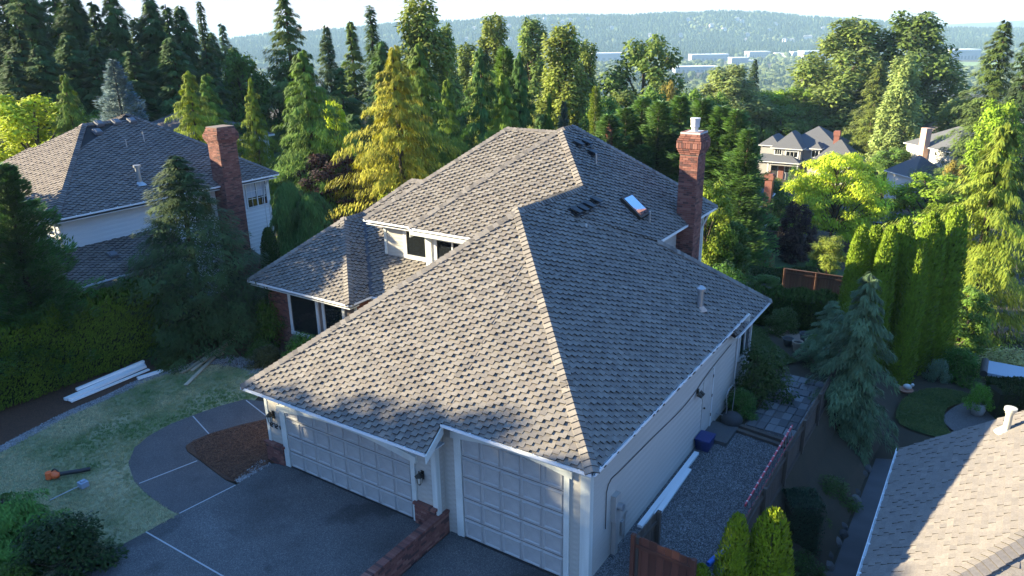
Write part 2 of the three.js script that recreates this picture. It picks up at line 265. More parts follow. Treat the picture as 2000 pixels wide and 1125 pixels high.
// grass blades, pebbles: what nobody could count
function inPoly(p, u, v) { let c = false; for (let i = 0, j = p.length - 1; i < p.length; j = i++) if ((p[i][1] > v) !== (p[j][1] > v) && u < (p[j][0] - p[i][0]) * (v - p[i][1]) / (p[j][1] - p[i][1]) + p[i][0]) c = !c; return c; }
function scatter(name, geo, m, spots, label, colour) {
  const o = shade(new THREE.InstancedMesh(geo, m, spots.length)), d = new THREE.Object3D();
  spots.forEach((s, i) => { d.position.copy(W(s[0], s[1], s[2])); d.rotation.set(s[5] ?? 0, s[3], s[6] ?? 0); d.scale.set(s[4], s[4] * (s[7] ?? 1), s[4]); d.updateMatrix(); o.setMatrixAt(i, d.matrix); if (colour) o.setColorAt(i, colour(s, i)); });
  o.name = numbered(name); tag(o, label, null, null, 'stuff'); scene.add(o); return o;
}
{
  const r = rng(5), loop = smoothLoop(LAWN, 4), spots = [], b = new MB();
  for (let k = 0; k < 5; k++) { const a = k * 1.3, x = 0.02 * Math.cos(a * 2.1), y = 0.02 * Math.sin(a * 3.3); b.poly([W(x, y, 0), W(x + 0.012, y, 0), W(x + 0.03 * Math.cos(a), y + 0.03 * Math.sin(a), 0.055)]); }
  const u0 = -10, u1 = -0.8, v0 = -9, v1 = 4.2;
  while (spots.length < 22000) { const u = mix(u0, u1, r()), v = mix(v0, v1, r()); if (inPoly(loop, u, v) && !inPoly(PATH, u, v)) spots.push([u, v, 0, r() * 6.3, 0.7 + 0.8 * r()]); }
  scatter('grass', b.geometry(), mat([1, 1, 1], 0.95), spots, 'short patchy grass of the front lawn', (s) => {
    const near = Math.min(...PATH.map((p) => Math.hypot(p[0] - s[0], p[1] - s[1]))), n = fbm(s[0] * 0.55 + 7, s[1] * 0.55, 91) * 1.5 + 0.25 * fbm(s[0] * 3, s[1] * 3, 92) - 0.55 * Math.exp(-near * 0.55), k = clamp((n - 0.35) * 2.2, 0, 1), q = 0.8 + 0.5 * R0();
    return rgb(mix(0.1, 0.5, k) * q, mix(0.19, 0.45, k) * q, mix(0.055, 0.27, k) * q);
  });
  const yardGrass = []; { const q = smoothLoop([[15.1, 16.2], [14.95, 18.6], [16.0, 20.3], [17.4, 20.3], [17.2, 19.7], [16.5, 18.6], [16.5, 17.2], [16.8, 16]], 4), w = [[8.9, 19.0], [9.9, 17.2], [11.2, 15.8], [10.2, 14], [9.9, 15], [8, 18.5]]; while (yardGrass.length < 3200) { const u = mix(14.9, 17.5, r()), v = mix(16, 20.4, r()); if (inPoly(q, u, v)) yardGrass.push([u, v, -1.84, r() * 6.3, 0.7 + 0.8 * r()]); } while (yardGrass.length < 5200) { const u = mix(8, 11.3, r()), v = mix(14, 19, r()); if (inPoly(w, u, v)) yardGrass.push([u, v, ground(u, v) + 0.01, r() * 6.3, 0.7 + 0.8 * r()]); } }
  scatter('grass', b.geometry(), mat([1, 1, 1], 0.95), yardGrass, 'green grass of the small lawns beside and behind the fence', (s) => { const n = fbm(s[0] * 1.1, s[1] * 1.1, 95), q = 0.7 + 0.6 * R0(); return rgb(mix(0.05, 0.16, n) * q, mix(0.1, 0.2, n) * q, mix(0.025, 0.06, n) * q); });
  const peb = new THREE.IcosahedronGeometry(0.017, 0), stones = [];
  const strip = [[-8.95, -4.4], [-9.2, -3.35], [-9.5, -1.87], [-9.55, -0.33], [-9.75, 1.25], [-9.5, 2.4], [-8.7, 3.75], [-7.6, 4.2], [-6.4, 4.1], [-5.4, 3.4]];
  const curve = new THREE.CatmullRomCurve3(strip.map((p) => W(p[0], p[1], 0)));
  for (let k = 0; k < 9000; k++) { const q = curve.getPoint(r()), w = q.x > -8.6 && q.z < -3.6 ? 0.9 : 0.42; stones.push([q.x + (r() - 0.5) * w, -q.z + (r() - 0.5) * w, 0.004 + 0.01 * r(), r() * 6, 0.7 + 1.1 * r(), r(), r(), 0.7]); }
  for (let k = 0; k < 800; k++) { const t = r(); stones.push([mix(-0.95 - 0.25 * t, -0.72, r()), mix(-1.45, -0.25, t), 0.02, r() * 6, 0.7 + 1.1 * r(), r(), r(), 0.7]); }
  scatter('pebbles', peb, mat([1, 1, 1], 0.85), stones, 'pale pebble edging between lawn and beds', () => { const k = 0.1 + 0.24 * R0(); return rgb(k, k * 0.98, k * 0.97); });
  const yard = [];
  for (let k = 0; k < 26000; k++) { const v = mix(0.5, 14.5, Math.pow(r(), 0.9)), u = v < 9 ? mix(10.05, 12.7, r()) : mix(10.9 + (v - 9) * 0.02, 12.75, r()); yard.push([u, v, ground(u, v) - 0.03 + 0.012 * r(), r() * 6, 0.6 + 0.8 * r(), r(), r(), 0.7]); }
  scatter('gravel_stones', peb, mat([1, 1, 1], 0.9), yard, 'loose grey gravel of the side yard', () => { const k = 0.07 + 0.24 * R0() * R0(); return rgb(k, k * 0.99, k * 1.0); });
  const chips = [], chip = new THREE.BoxGeometry(0.07, 0.012, 0.02), bed = [[-3.1, 1.5], [-3.9, -0.1], [-3.95, -0.8], [-2.8, -1.25], [-0.9, -1.45], [-0.8, -0.3], [-1.0, 0.0], [-1, 3]];
  while (chips.length < 7000) { const u = mix(-4.1, -0.7, r()), v = mix(-1.6, 3, r()); if (inPoly(bed, u, v)) chips.push([u, v, 0.025 + 0.012 * r(), r() * 6, 0.6 + 0.9 * r(), (r() - 0.5) * 0.7, (r() - 0.5) * 0.7]); }
  scatter('bark_chips', chip, mat([1, 1, 1], 1), chips, 'reddish bark chips of the bed inside the path curve', () => { const k = 0.5 + 1.0 * R0(); return rgb(0.105 * k, 0.05 * k, 0.028 * k); });
}

// ---------------------------------------------------------------- roofs, bricks, boards, windows
function clip(poly, sub) { // convex clip of 2D poly by counter-clockwise sub
  let out = poly;
  for (let i = 0; i < sub.length && out.length; i++) {
    const a = sub[i], b = sub[(i + 1) % sub.length], f = (p) => (b[0] - a[0]) * (p[1] - a[1]) - (b[1] - a[1]) * (p[0] - a[0]), next = [];
    for (let j = 0; j < out.length; j++) { const p = out[j], q = out[(j + 1) % out.length], fp = f(p), fq = f(q); if (fp >= 0) next.push(p); if ((fp >= 0) !== (fq >= 0)) { const t = fp / (fp - fq); next.push([p[0] + (q[0] - p[0]) * t, p[1] + (q[1] - p[1]) * t]); } }
    out = next;
  }
  return out;
}
const area2 = (p) => Math.abs(p.reduce((s, a, i) => { const b = p[(i + 1) % p.length]; return s + a[0] * b[1] - a[1] * b[0]; }, 0)) / 2;
class Roof { // shingled roof of one building: planes first, then finish()
  constructor(root, tones, o = {}) { this.root = root; this.o = { E: 0.2, TW: 0.18, th: 0.072, one: 300, step: 2, ...o }; this.tiles = []; this.deck = new MB(); this.r = rng(o.seed ?? 77); this.caps = []; this.tones = tones; this.mats = tones.map((c) => mat(c, 0.93, { map: granule, vertexColors: true })); }
  plane(pts, clips = [pts], along = null) { // pts[0] -> pts[1] is the eave, all in site coordinates
    const ex = (along ?? pts[1].clone().sub(pts[0])).clone().normalize(), nn = new THREE.Vector3().crossVectors(pts[1].clone().sub(pts[0]), pts[pts.length - 1].clone().sub(pts[0])).normalize();
    if (nn.y < 0) nn.negate();
    ex.addScaledVector(nn, -ex.dot(nn)).normalize();
    const ey = new THREE.Vector3().crossVectors(nn, ex).normalize(); if (ey.y < 0) ey.negate();
    const fl = (q) => { const d = q.clone().sub(pts[0]); return [d.dot(ex), d.dot(ey)]; };
    const { E, TW, th, step } = this.o;
    const off = (this.tiles.length * 0.37) % 1;
    for (const c3 of clips) {
      let c2 = c3.map(fl); const s = c2.reduce((a, p, i) => { const q = c2[(i + 1) % c2.length]; return a + p[0] * q[1] - p[1] * q[0]; }, 0); if (s < 0) c2.reverse();
      this.deck.prism(c3, nn.clone().multiplyScalar(-0.1));
      const xs = c2.map((p) => p[0]), ys = c2.map((p) => p[1]), x0 = Math.min(...xs), x1 = Math.max(...xs), y0 = Math.min(...ys), y1 = Math.max(...ys), len = E * 1.32;
      for (let j = Math.floor(y0 / E) - 2; j * E < y1; j++) for (let k = Math.floor(x0 / TW) - 1; k * TW < x1 + TW; k++) {
        const sh = step ? off * TW : hash2(j, 7, 3) * TW, lv = step ? ((k % step) + step) % step / step + 0.05 * (hash2(j, k, 9) - 0.5) : 0, x = k * TW + sh, y = (j + lv) * E;
        const w = TW + 0.0015, rect = [[x, y], [x + w, y], [x + w, y + len], [x, y + len]], p = clip(rect, c2), full = w * len;
        if (p.length < 3) continue;
        const ar = area2(p); if (ar < full * 0.01) continue;
        const at = pts[0].clone().addScaledVector(ex, x).addScaledVector(ey, y);
        const big = fbm(x * 0.8 + 50, y * 0.8 + this.tiles.length * 0, 5, 0, 3), tone = Math.min(this.tones.length - 1, Math.floor((this.r() * 0.75 + big * 0.42) * this.tones.length * 0.86));
        this.tiles.push({ p, x, y, len, w, whole: ar > full * 0.999, d: at.distanceTo(EYE), o: pts[0], ex, ey, nn, tone, th: th * (this.o.lam ? (this.r() < 0.5 ? 0.35 : 1) : 0.75 + 0.5 * this.r()) });
      }
    }
    return { n: nn };
  }
  ridge(A, B, n1, n2, w = 0.19) { this.caps.push([A, B, n1, n2, w]); } // A low end, B high end
  finish(name = 'shingle') {
    const { root } = this;
    this.deck.build('roof', M.deck, root);
    const cand = this.tiles.filter((t) => t.whole).sort((a, b) => a.d - b.d).slice(0, this.o.one); cand.forEach((t) => { t.one = true; });
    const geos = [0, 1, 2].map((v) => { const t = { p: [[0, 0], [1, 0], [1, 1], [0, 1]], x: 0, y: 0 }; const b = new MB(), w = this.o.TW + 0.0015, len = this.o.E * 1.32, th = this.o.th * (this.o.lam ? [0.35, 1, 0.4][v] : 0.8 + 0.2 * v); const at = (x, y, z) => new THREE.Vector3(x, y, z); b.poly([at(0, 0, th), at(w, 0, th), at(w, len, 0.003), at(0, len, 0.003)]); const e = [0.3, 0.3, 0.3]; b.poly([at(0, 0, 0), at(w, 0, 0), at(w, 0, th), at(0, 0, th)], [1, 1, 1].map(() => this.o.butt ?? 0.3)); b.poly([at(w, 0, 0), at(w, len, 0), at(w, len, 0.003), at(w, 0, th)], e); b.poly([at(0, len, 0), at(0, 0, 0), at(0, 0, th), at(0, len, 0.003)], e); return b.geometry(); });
    const rest = new MB(), r = rng(5), butt = this.o.butt ?? 0.3;
    for (const t of this.tiles) {
      const P = (x, y, z) => t.o.clone().addScaledVector(t.ex, x).addScaledVector(t.ey, y).addScaledVector(t.nn, z + 0.004);
      if (t.one) { const m = new THREE.Matrix4().makeBasis(t.ex, t.ey, t.nn).setPosition(P(t.x, t.y, 0)); piece(name, geos[Math.floor(r() * 3)], this.mats[t.tone], root, new THREE.Matrix4().makeBasis(t.ex, new THREE.Vector3().crossVectors(t.nn, t.ex), t.nn).setPosition(P(t.x, t.y, 0))); continue; }
      const lift = (q) => t.th * (1 - (q[1] - t.y) / t.len) + 0.003, k = 0.93 + 0.14 * r(), col = this.tones[t.tone].map((c) => c * k);
      const uv = (q) => { const d = q.clone().sub(t.o); return [d.dot(t.ex), d.dot(t.ey)]; };
      rest.poly(t.p.map((q) => P(q[0], q[1], lift(q))), col, uv);
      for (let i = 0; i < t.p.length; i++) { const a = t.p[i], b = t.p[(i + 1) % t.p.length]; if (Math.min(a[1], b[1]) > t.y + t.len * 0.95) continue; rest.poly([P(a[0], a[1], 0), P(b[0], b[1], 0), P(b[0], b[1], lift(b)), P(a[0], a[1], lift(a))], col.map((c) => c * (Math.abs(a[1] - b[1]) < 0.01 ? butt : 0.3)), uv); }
    }
    if (rest.p.length) rest.build(`${name}s`, new THREE.MeshStandardMaterial({ vertexColors: true, roughness: 0.93, map: granule }), root, 'stuff');
    let made = 0; const more = new MB();
    for (const [A, B, n1, n2, w] of this.caps) {
      const d = B.clone().sub(A), L = d.length(), ex = d.clone().normalize(), wing = (n, o) => { const k = new THREE.Vector3().crossVectors(ex, n).normalize(); if (k.dot(o) > 0) k.negate(); return k.multiplyScalar(w); };
      const a = wing(n1, n2), c = wing(n2, n1), up = n1.clone().add(n2).normalize(), step = 0.165;
      const g = (b, O, col) => { const q = (s, z, k) => O.clone().addScaledVector(ex, s).add(k ?? ZERO).addScaledVector(up, z); const l = 0.25, hi = 0.1, lo = 0.06;
        b.poly([q(0, hi, a), q(0, hi + 0.012), q(l, lo + 0.012), q(l, lo, a)], col); b.poly([q(0, hi + 0.012), q(0, hi, c), q(l, lo, c), q(l, lo + 0.012)], col);
        const e = col.map((x) => x * 0.3); b.poly([q(0, hi - 0.045, a), q(0, hi - 0.03), q(0, hi + 0.012), q(0, hi, a)], e); b.poly([q(0, hi - 0.03), q(0, hi - 0.045, c), q(0, hi, c), q(0, hi + 0.012)], e);
        b.poly([q(0, hi, a), q(l, lo, a), q(l, lo - 0.03, a), q(0, hi - 0.045, a)], col); b.poly([q(0, hi, c), q(l, lo, c), q(l, lo - 0.03, c), q(0, hi - 0.045, c)], col); };
      const share = new MB(); g(share, ZERO, [1, 1, 1]); const geo = share.geometry();
      for (let s = 0; s < L - 0.1; s += step) {
        const O = A.clone().addScaledVector(ex, s), k = Math.floor(r() * this.mats.length);
        if (made++ < this.o.one) piece('ridge_cap', geo, this.mats[k], root, new THREE.Matrix4().setPosition(O)); else g(more, O, this.tones[k]);
      }
    }
    if (more.p.length) more.build('ridge_caps', new THREE.MeshStandardMaterial({ vertexColors: true, roughness: 0.93, map: granule }), root, 'stuff');
  }
}
function gutter(root, A, B, out, drop = 0.075) { // open box gutter from A to B; out points away from the roof
  const w = 0.085, b = new MB(), dn = new THREE.Vector3(0, -1, 0), o = out.clone().normalize();
  const p = (X, k, z) => X.clone().addScaledVector(o, k - 0.012).addScaledVector(dn, z - 0.02);
  b.prism([p(A, w, 0), p(B, w, 0), p(B, w, drop), p(A, w, drop)], o.clone().multiplyScalar(-0.012));
  b.prism([p(A, 0.012, 0.0), p(B, 0.012, 0.0), p(B, 0.012, drop + 0.02), p(A, 0.012, drop + 0.02)], o.clone().multiplyScalar(-0.02));
  b.prism([p(A, 0.012, drop), p(B, 0.012, drop), p(B, w - 0.012, drop), p(A, w - 0.012, drop)], new THREE.Vector3(0, 0.012, 0));
  const g = b.build('gutter', M.gutter, root), L = A.distanceTo(B), dir = B.clone().sub(A).normalize(), br = new MB();
  for (let s = 0.3; s < L; s += 0.6) br.bar(p(A.clone().addScaledVector(dir, s), 0.0, -0.012), p(A.clone().addScaledVector(dir, s), w, 0.0), 0.03, 0.01);
  br.build('gutter_hanger', M.gutter, g);
  return g;
}
function brickPanel(root, O, ex, en, w, h, dep, limit = 400, cap = false) { // courses of bricks on a face: O lower corner, ex along, en outwards
  const bl = 0.2, bh = 0.065, j = 0.011, r = rng(Math.floor(w * 1000 + h * 77)), up = new THREE.Vector3(0, 1, 0);
  const rows = Math.floor(h / (bh + j)); let n = 0;
  for (let i = 0; i < rows; i++) for (let x = i % 2 ? -bl / 2 : 0; x < w - 0.02; x += bl + j) {
    const a = Math.max(0, x), b = Math.min(w, x + bl); if (b - a < 0.03 || n++ > limit) continue;
    const proud = 0.012 + 0.006 * r(), C = O.clone().addScaledVector(ex, (a + b) / 2).addScaledVector(up, i * (bh + j) + bh / 2 + j).addScaledVector(en, proud / 2 - dep / 2);
    piece('brick', UNIT, BRICK[Math.floor(r() * BRICK.length)], root, new THREE.Matrix4().makeBasis(ex.clone().multiplyScalar(b - a), up.clone().multiplyScalar(bh), en.clone().multiplyScalar(dep + proud)).setPosition(C));
  }
}
const EU = W(1, 0, 0), EV = W(0, 1, 0), EZ = W(0, 0, 1), neg = (q) => q.clone().negate();
const boardGeo = (() => { const b = new MB(), at = (x, y, z) => new THREE.Vector3(x, y, z); b.poly([at(0, 0, 0.022), at(1, 0, 0.022), at(1, 1, 0.008), at(0, 1, 0.008)]); b.poly([at(0, 0, 0), at(1, 0, 0), at(1, 0, 0.022), at(0, 0, 0.022)]); b.poly([at(1, 0, 0), at(1, 1, 0), at(1, 1, 0.008), at(1, 0, 0.022)]); b.poly([at(0, 1, 0), at(0, 0, 0), at(0, 0, 0.022), at(0, 1, 0.008)]); b.poly([at(0, 1, 0), at(1, 1, 0), at(1, 1, 0.008), at(0, 1, 0.008)]); return b.geometry(); })();
function siding(root, O, ex, en, w, z0, z1, m, e = 0.15, cut = null, cutTop = null) { // lap boards on a face; cut(z) gives free [x0, x1] runs
  for (let z = z0; z < z1 - 0.02; z += e) {
    const hh = Math.min(e + 0.015, z1 - z);
    for (const [a, b] of cut ? cut(z + e / 2) : [[0, w]]) {
      if (b - a < 0.03) continue;
      const P = O.clone().addScaledVector(ex, a); P.y = z;
      piece('siding_board', boardGeo, m, root, new THREE.Matrix4().makeBasis(ex.clone().multiplyScalar(b - a), EZ.clone().multiplyScalar(hh), en).setPosition(P));
    }
  }
}
function windowAt(root, O, ex, en, w, h, o = {}) { // O lower left corner on the wall face; o.mull splits the panes
  const fw = o.fw ?? 0.09, b = new MB(), p = (x, y, z) => O.clone().addScaledVector(ex, x).addScaledVector(EZ, y).addScaledVector(en, z);
  const strip = (x0, x1, y0, y1, z = 0.05) => b.prism([p(x0, y0, z), p(x1, y0, z), p(x1, y1, z), p(x0, y1, z)], en.clone().multiplyScalar(-z - 0.01));
  strip(-fw, w + fw, h, h + fw); strip(-fw, w + fw, -fw, 0, 0.07); strip(-fw, 0, 0, h); strip(w, w + fw, 0, h);
  const cuts = o.cuts ?? [];
  for (const c of cuts) strip(c * w - 0.03, c * w + 0.03, 0, h, 0.045);
  const f = b.build('window_frame', o.frame ?? M.white, root), xs = [0, ...cuts.map((c) => c * w), w];
  for (let i = 0; i + 1 < xs.length; i++) {
    const g = new MB(), a = xs[i] + (i ? 0.03 : 0), c = xs[i + 1] - (i + 2 < xs.length ? 0.03 : 0);
    g.prism([p(a, 0, 0.014), p(c, 0, 0.014), p(c, h, 0.014), p(a, h, 0.014)], en.clone().multiplyScalar(-0.008)); g.build('pane', M.glass, f);
    if (o.blind) { const k = new MB(), y = h * (1 - o.blind); k.prism([p(a + 0.03, y, 0.019), p(c - 0.03, y, 0.019), p(c - 0.03, h, 0.019), p(a + 0.03, h, 0.019)], en.clone().multiplyScalar(-0.003)); k.build('blind', M.curtain, f); }
    if (o.grid) { const k = new MB(); for (let q = 1; q < o.grid[0]; q++) { const x = mix(a, c, q / o.grid[0]); k.prism([p(x - 0.012, 0, 0.03), p(x + 0.012, 0, 0.03), p(x + 0.012, h, 0.03), p(x - 0.012, h, 0.03)], en.clone().multiplyScalar(-0.012)); } for (let q = 1; q < o.grid[1]; q++) { const y = h * q / o.grid[1]; k.prism([p(a, y - 0.012, 0.032), p(c, y - 0.012, 0.032), p(c, y + 0.012, 0.032), p(a, y + 0.012, 0.032)], en.clone().multiplyScalar(-0.012)); } k.build('muntin', M.white, f); }
  }
  return f;
}

// ---------------------------------------------------------------- the main house
const SL = 0.803;
const house = thing('main_house', 'large grey sided house with brown shingle roof and two garage doors in the middle', 'house', 4.5, 5, 0);
{
  const roof = new Roof(house, TONES, { seed: 21 });
  // garage hip
  const z1 = 2.827, z2 = 3.348, zr = 7.56, a1 = -0.9, b1 = -0.736, a2 = 6.06, b2 = -0.076, a3 = 10.273, ur = 5.02, vr = 5.16;
  const A1 = W(a1, b1, z1), A2 = W(a2, b1, z1), B2 = W(a2, b2, z2), C3 = W(a3, b2, z2), AP = W(ur, vr, zr), RE = W(ur, 9.17, zr), C0 = W(ur, 6.36, zr);
  const GE = W(a3, 11.34, 3.348);
  const HX = W(a2, vr - (a2 - ur), zr - SL * (a2 - ur));
  const fr = roof.plane([A1, A2, B2, C3, AP], [[A1, A2, HX, AP], [B2, C3, HX]]);
  const rt = roof.plane([C3, GE, C0, AP]);
  const lf = roof.plane([W(a1, 11, z1), A1, AP, W(ur, 11, zr)]);
  // right plane behind the crease, upper part and lower wing
  const PK = W(3.07, 11.13, 9.125), PK2 = W(3.07, 12.04, 9.125), UE0 = W(7.33, 10.31, 5.705), UE1 = W(7.33, 16.28, 5.705);
  const up = roof.plane([UE0, UE1, PK2, PK, RE, C0], [[UE0, UE1, PK2, PK, RE], [C0, UE0, RE]]);
  const LW = [W(10.25, 10.38, 2.83), W(10.25, 14.36, 2.83), UE0.clone().add(W(0, 0, -0.04)), C0.clone().add(W(0.02, 0, -0.02))];
  const lw = roof.plane([LW[0], LW[1], LW[2]]); roof.plane([LW[0], LW[2], LW[3]], undefined, EV);
  const fb = roof.plane([W(10.25, 14.36, 2.83), W(6.6, 14.36, 2.83), UE0.clone().add(W(-0.4, 0, 0))]);
  // M1 front hip and its hidden left side
  const E1 = W(-0.94, 7.07, 5.865), E2 = W(7.13, 7.07, 5.865);
  const m1 = roof.plane([E1, E2, PK]);
  const m1l = roof.plane([W(-0.94, 16.28, 5.865), E1, PK, PK2]);
  const back = roof.plane([UE1, W(-0.94, 16.28, 5.8), PK2]);
  // M2 hip to the left
  const q0 = W(-4.2, 8.12, 5.55), q1 = W(-0.5, 8.12, 5.55), k0 = W(-0.05, 12.25, 8.84), k1 = W(3.0, 12.25, 8.84);
  const m2 = roof.plane([q0, q1, W(3.0, 8.12, 5.55), k1, k0], [[q0, q1, W(2.4, 11.5, 8.24), k1, k0]]);
  const m2l = roof.plane([W(-4.2, 16.4, 5.55), q0, k0]);
  // living room hip
  const L0 = W(-8.95, 5.87, 2.83), L1 = W(-3.11, 5.87, 2.83), LA = W(-6.03, 8.79, 5.175), LB = W(-6.03, 9.99, 5.175), V0 = W(-3.11, 7.07, 2.83);
  const lv = roof.plane([L0, L1, LA]);
  const lr = roof.plane([L1, V0, LB, LA]);
  const ll = roof.plane([W(-8.95, 8.8, 2.83), L0, LA, LB]);
  // skirt roof below the upper windows, rising to its own ridge at the left
  const S1 = W(-0.9, 7.07, 2.83), SR0 = W(-4.62, 11.6, 6.47), SR1 = W(-3.2, 11.6, 6.47);
  const sk = roof.plane([V0, S1, W(-0.9, 11.6, 6.47), SR1, SR0, LB], [[V0, S1, W(-0.9, 8.6, 4.06), W(-3.6, 8.6, 4.06), W(-4.64, 8.6, 4.06)], [W(-4.64, 8.6, 4.06), W(-3.58, 8.6, 4.06), SR1, SR0, LB]]);
  const skl = roof.plane([W(-9.1, 16, 2.83), W(-9.1, 7.1, 2.83), SR0]);
  const N = { f: fr.n, r: rt.n, l: lf.n, u: up.n };
  roof.ridge(C3, AP, N.f, N.r); roof.ridge(A1, AP, N.l, N.f); roof.ridge(W(ur, vr - 0.05, zr), C0, N.l, N.r, 0.17); roof.ridge(C0, RE, m1.n, N.u, 0.16);
  roof.ridge(RE, PK, m1.n, N.u); roof.ridge(E1, PK, m1l.n, m1.n); roof.ridge(PK, PK2, m1l.n, N.u); roof.ridge(UE1, PK2, back.n, N.u);
  roof.ridge(q0, k0, m2l.n, m2.n); roof.ridge(k0, k1, m2.n, back.n, 0.16); roof.ridge(L0, LA, ll.n, lv.n); roof.ridge(L1, LA, lv.n, lr.n); roof.ridge(LA, LB, ll.n, lr.n);
  roof.ridge(LB, SR0, skl.n, sk.n); roof.ridge(SR0, SR1, sk.n, back.n); roof.ridge(W(10.25, 14.36, 2.83), UE0, lw.n, fb.n);
  roof.finish();
  // valley and crease flashings
  const fl = new MB(); fl.bar(V0.clone().add(W(0.02, -0.02, 0.08)), LB.clone().add(W(0.02, -0.02, 0.08)), 0.2, 0.02, sk.n.clone().add(lr.n).normalize()); fl.build('valley_flashing', M.valley, house);
  // soffits and fascia
  const so = new MB();
  so.box(a1 + 0.02, a2 - 0.01, b1 + 0.02, 0.0, z1 - 0.09, z1 - 0.06); so.box(a2, a3 - 0.02, b2 + 0.02, 0.35, z2 - 0.09, z2 - 0.06); so.box(10.0, a3 - 0.02, 0.35, 11.3, z2 - 0.2, z2 - 0.16);
  so.box(-8.9, -3.14, 5.9, 6.42, 2.63, 2.67); so.box(-3.4, -0.9, 7.1, 7.6, 2.63, 2.67); so.box(-4.15, -0.55, 8.15, 8.6, 5.36, 5.4); so.box(-0.9, 7.1, 7.1, 7.6, 5.6, 5.64); so.box(6.95, 7.3, 10.1, 16.2, 5.6, 5.64); so.box(10.0, 10.24, 11.0, 14.3, 2.64, 2.68);
  so.build('soffit', M.white, house);
  gutter(house, A1.clone(), A2.clone(), neg(EV)); gutter(house, B2.clone(), C3.clone(), neg(EV)); gutter(house, C3.clone(), GE.clone(), EU);
  gutter(house, L0, L1, neg(EV)); gutter(house, L1, V0, EU); gutter(house, V0, S1, neg(EV)); gutter(house, q0, q1, neg(EV)); gutter(house, E1, E2, neg(EV)); gutter(house, UE0, UE1, EU); gutter(house, LW[0], LW[1], EU);
  { const RB = (f) => { const b = new MB(); f(b); b.build('rake_board', M.trim, house); }; RB((b) => b.prism([W(a2 + 0.005, b1 - 0.06, z1 - 0.25), W(a2 + 0.005, b1 - 0.06, z1 - 0.02), W(a2 + 0.005, b2, z2 - 0.02), W(a2 + 0.005, b2, z2 - 0.28)], W(0.03, 0, 0))); RB((b) => b.prism([W(a3 - 0.2, 11.345, z2 - 0.28), W(a3 + 0.1, 11.345, z2 - 0.28), W(a3 + 0.1, 11.345, z2 - 0.02), W(a3 - 0.2, 11.345, z2 + 0.1)], W(0, 0.03, 0))); RB((b) => b.box(-0.97, -0.94, 7.1, 8.3, 5.5, 5.72)); RB((b) => b.box(-0.9, 7.2, 7.085, 7.11, 5.6, 5.76)); }
  { const b = new MB(), r = rng(3); for (let k = 0; k < 26; k++) { const v = 0.3 + 10.8 * r(); b.geo(new THREE.IcosahedronGeometry(0.035 + 0.03 * r(), 0).scale(1, 0.5, 2).translate(a3 + 0.05, z2 - 0.035, -v)); } b.build('leaf_litter', M.debris, house, 'stuff'); }
  // walls
  const wl = new MB();
  wl.box(-0.92, 5.7, 0.0, 5.5, -0.3, 2.67); wl.box(5.7, 9.985, 0.35, 11.4, -0.5, 3.18); wl.box(-0.92, 5.7, 5.5, 9, -0.3, 2.67); wl.box(9.4, 9.985, 11.4, 13.0, -0.6, 2.68); wl.box(6.9, 9.4, 11.4, 13.0, -0.6, 2.68);
  wl.build('wall', M.siding, house);
  const w2 = new MB(); w2.box(-3.58, -0.62, 8.6, 15.9, 2.0, 5.4); w2.box(-0.6, 6.95, 7.6, 15.9, 2.2, 5.62); w2.box(-0.62, 6.95, 9, 15.9, -1.5, 2.3); w2.build('wall', M.sideWall, house);
  const w3 = new MB(); w3.box(-8.5, -3.35, 6.42, 12, -0.2, 2.67); w3.box(-3.35, -0.9, 7.6, 12, -0.2, 2.67); w3.build('wall', M.mortar, house);
  // lap siding, left part: door opening u 0..4.88
  const arch1 = (u) => 2.04 + 0.27 * Math.sin(Math.PI * clamp((u + 0.35) / 5.4, 0, 1)), arch2 = (u) => 2.93 + 0.19 * Math.sin(Math.PI * clamp((u - 6.06) / 3.44, 0, 1));
  siding(house, W(-0.92, 0, 0), EU, neg(EV), 6.6, 0.72, 2.66, M.siding, 0.15, (z) => (z > 2.42 ? [[0, 6.6]] : z > 1.95 ? [[0, 0.6], [5.98, 6.6]] : [[0, 0.74], [5.98, 6.6]]));
  siding(house, W(5.7, 0.35, 0), EV.clone().negate(), EU, 0.34, 0.3, 2.9, M.siding, 0.15);
  siding(house, W(5.7, 0.35, 0), EU, neg(EV), 4.28, -0.2, 3.15, M.siding, 0.15, (z) => (z > 3.1 ? [[0, 4.28]] : z > 2.8 ? [[0, 0.4], [3.76, 4.28]] : [[0, 0.46], [3.76, 4.28]]));
  siding(house, W(9.985, 0.35, 0), EV, EU, 11, -0.02, 3.14, M.sideWall, 0.19, (z) => (z < 2.2 && z > 0.1 ? [[0.14, 7.68], [8.62, 11.05]] : [[0.14, 11.05]]));
  siding(house, W(9.985, 11.43, 0), EV, EU, 1.5, -0.4, 2.64, M.sideWall, 0.19, (z) => (z > 1.3 && z < 2.45 ? [[0, 0.15], [1.4, 1.55]] : [[0, 1.55]]));
  siding(house, W(-3.58, 8.6, 0), EU, neg(EV), 2.96, 4.1, 5.36, M.siding, 0.15, (z) => (z < 5.3 ? [[0, 0.98]] : [[0, 2.96]]));
  siding(house, W(-0.6, 8.6, 0), neg(EV), neg(EU), 1.0, 3.3, 5.5, M.siding, 0.15);
  siding(house, W(6.95, 9.5, 0), EV, EU, 6.4, 3.0, 5.6, M.sideWall, 0.19);
  // corner boards
  const tr = { box: (...q) => piece('corner_trim', UNIT, M.trim, house, boxAt(...q)) };
  tr.box(-0.95, -0.83, -0.03, 0.0, 0.6, 2.66); tr.box(-0.953, -0.92, -0.027, 0.1, 0.6, 2.655); tr.box(5.58, 5.74, -0.035, 0.0, 0.2, 2.66); tr.box(5.7, 5.743, 0.001, 0.12, 0.2, 2.75); tr.box(9.78, 10.03, 0.31, 0.35, -0.4, 3.14); tr.box(9.985, 10.026, 0.352, 0.5, -0.4, 3.14);
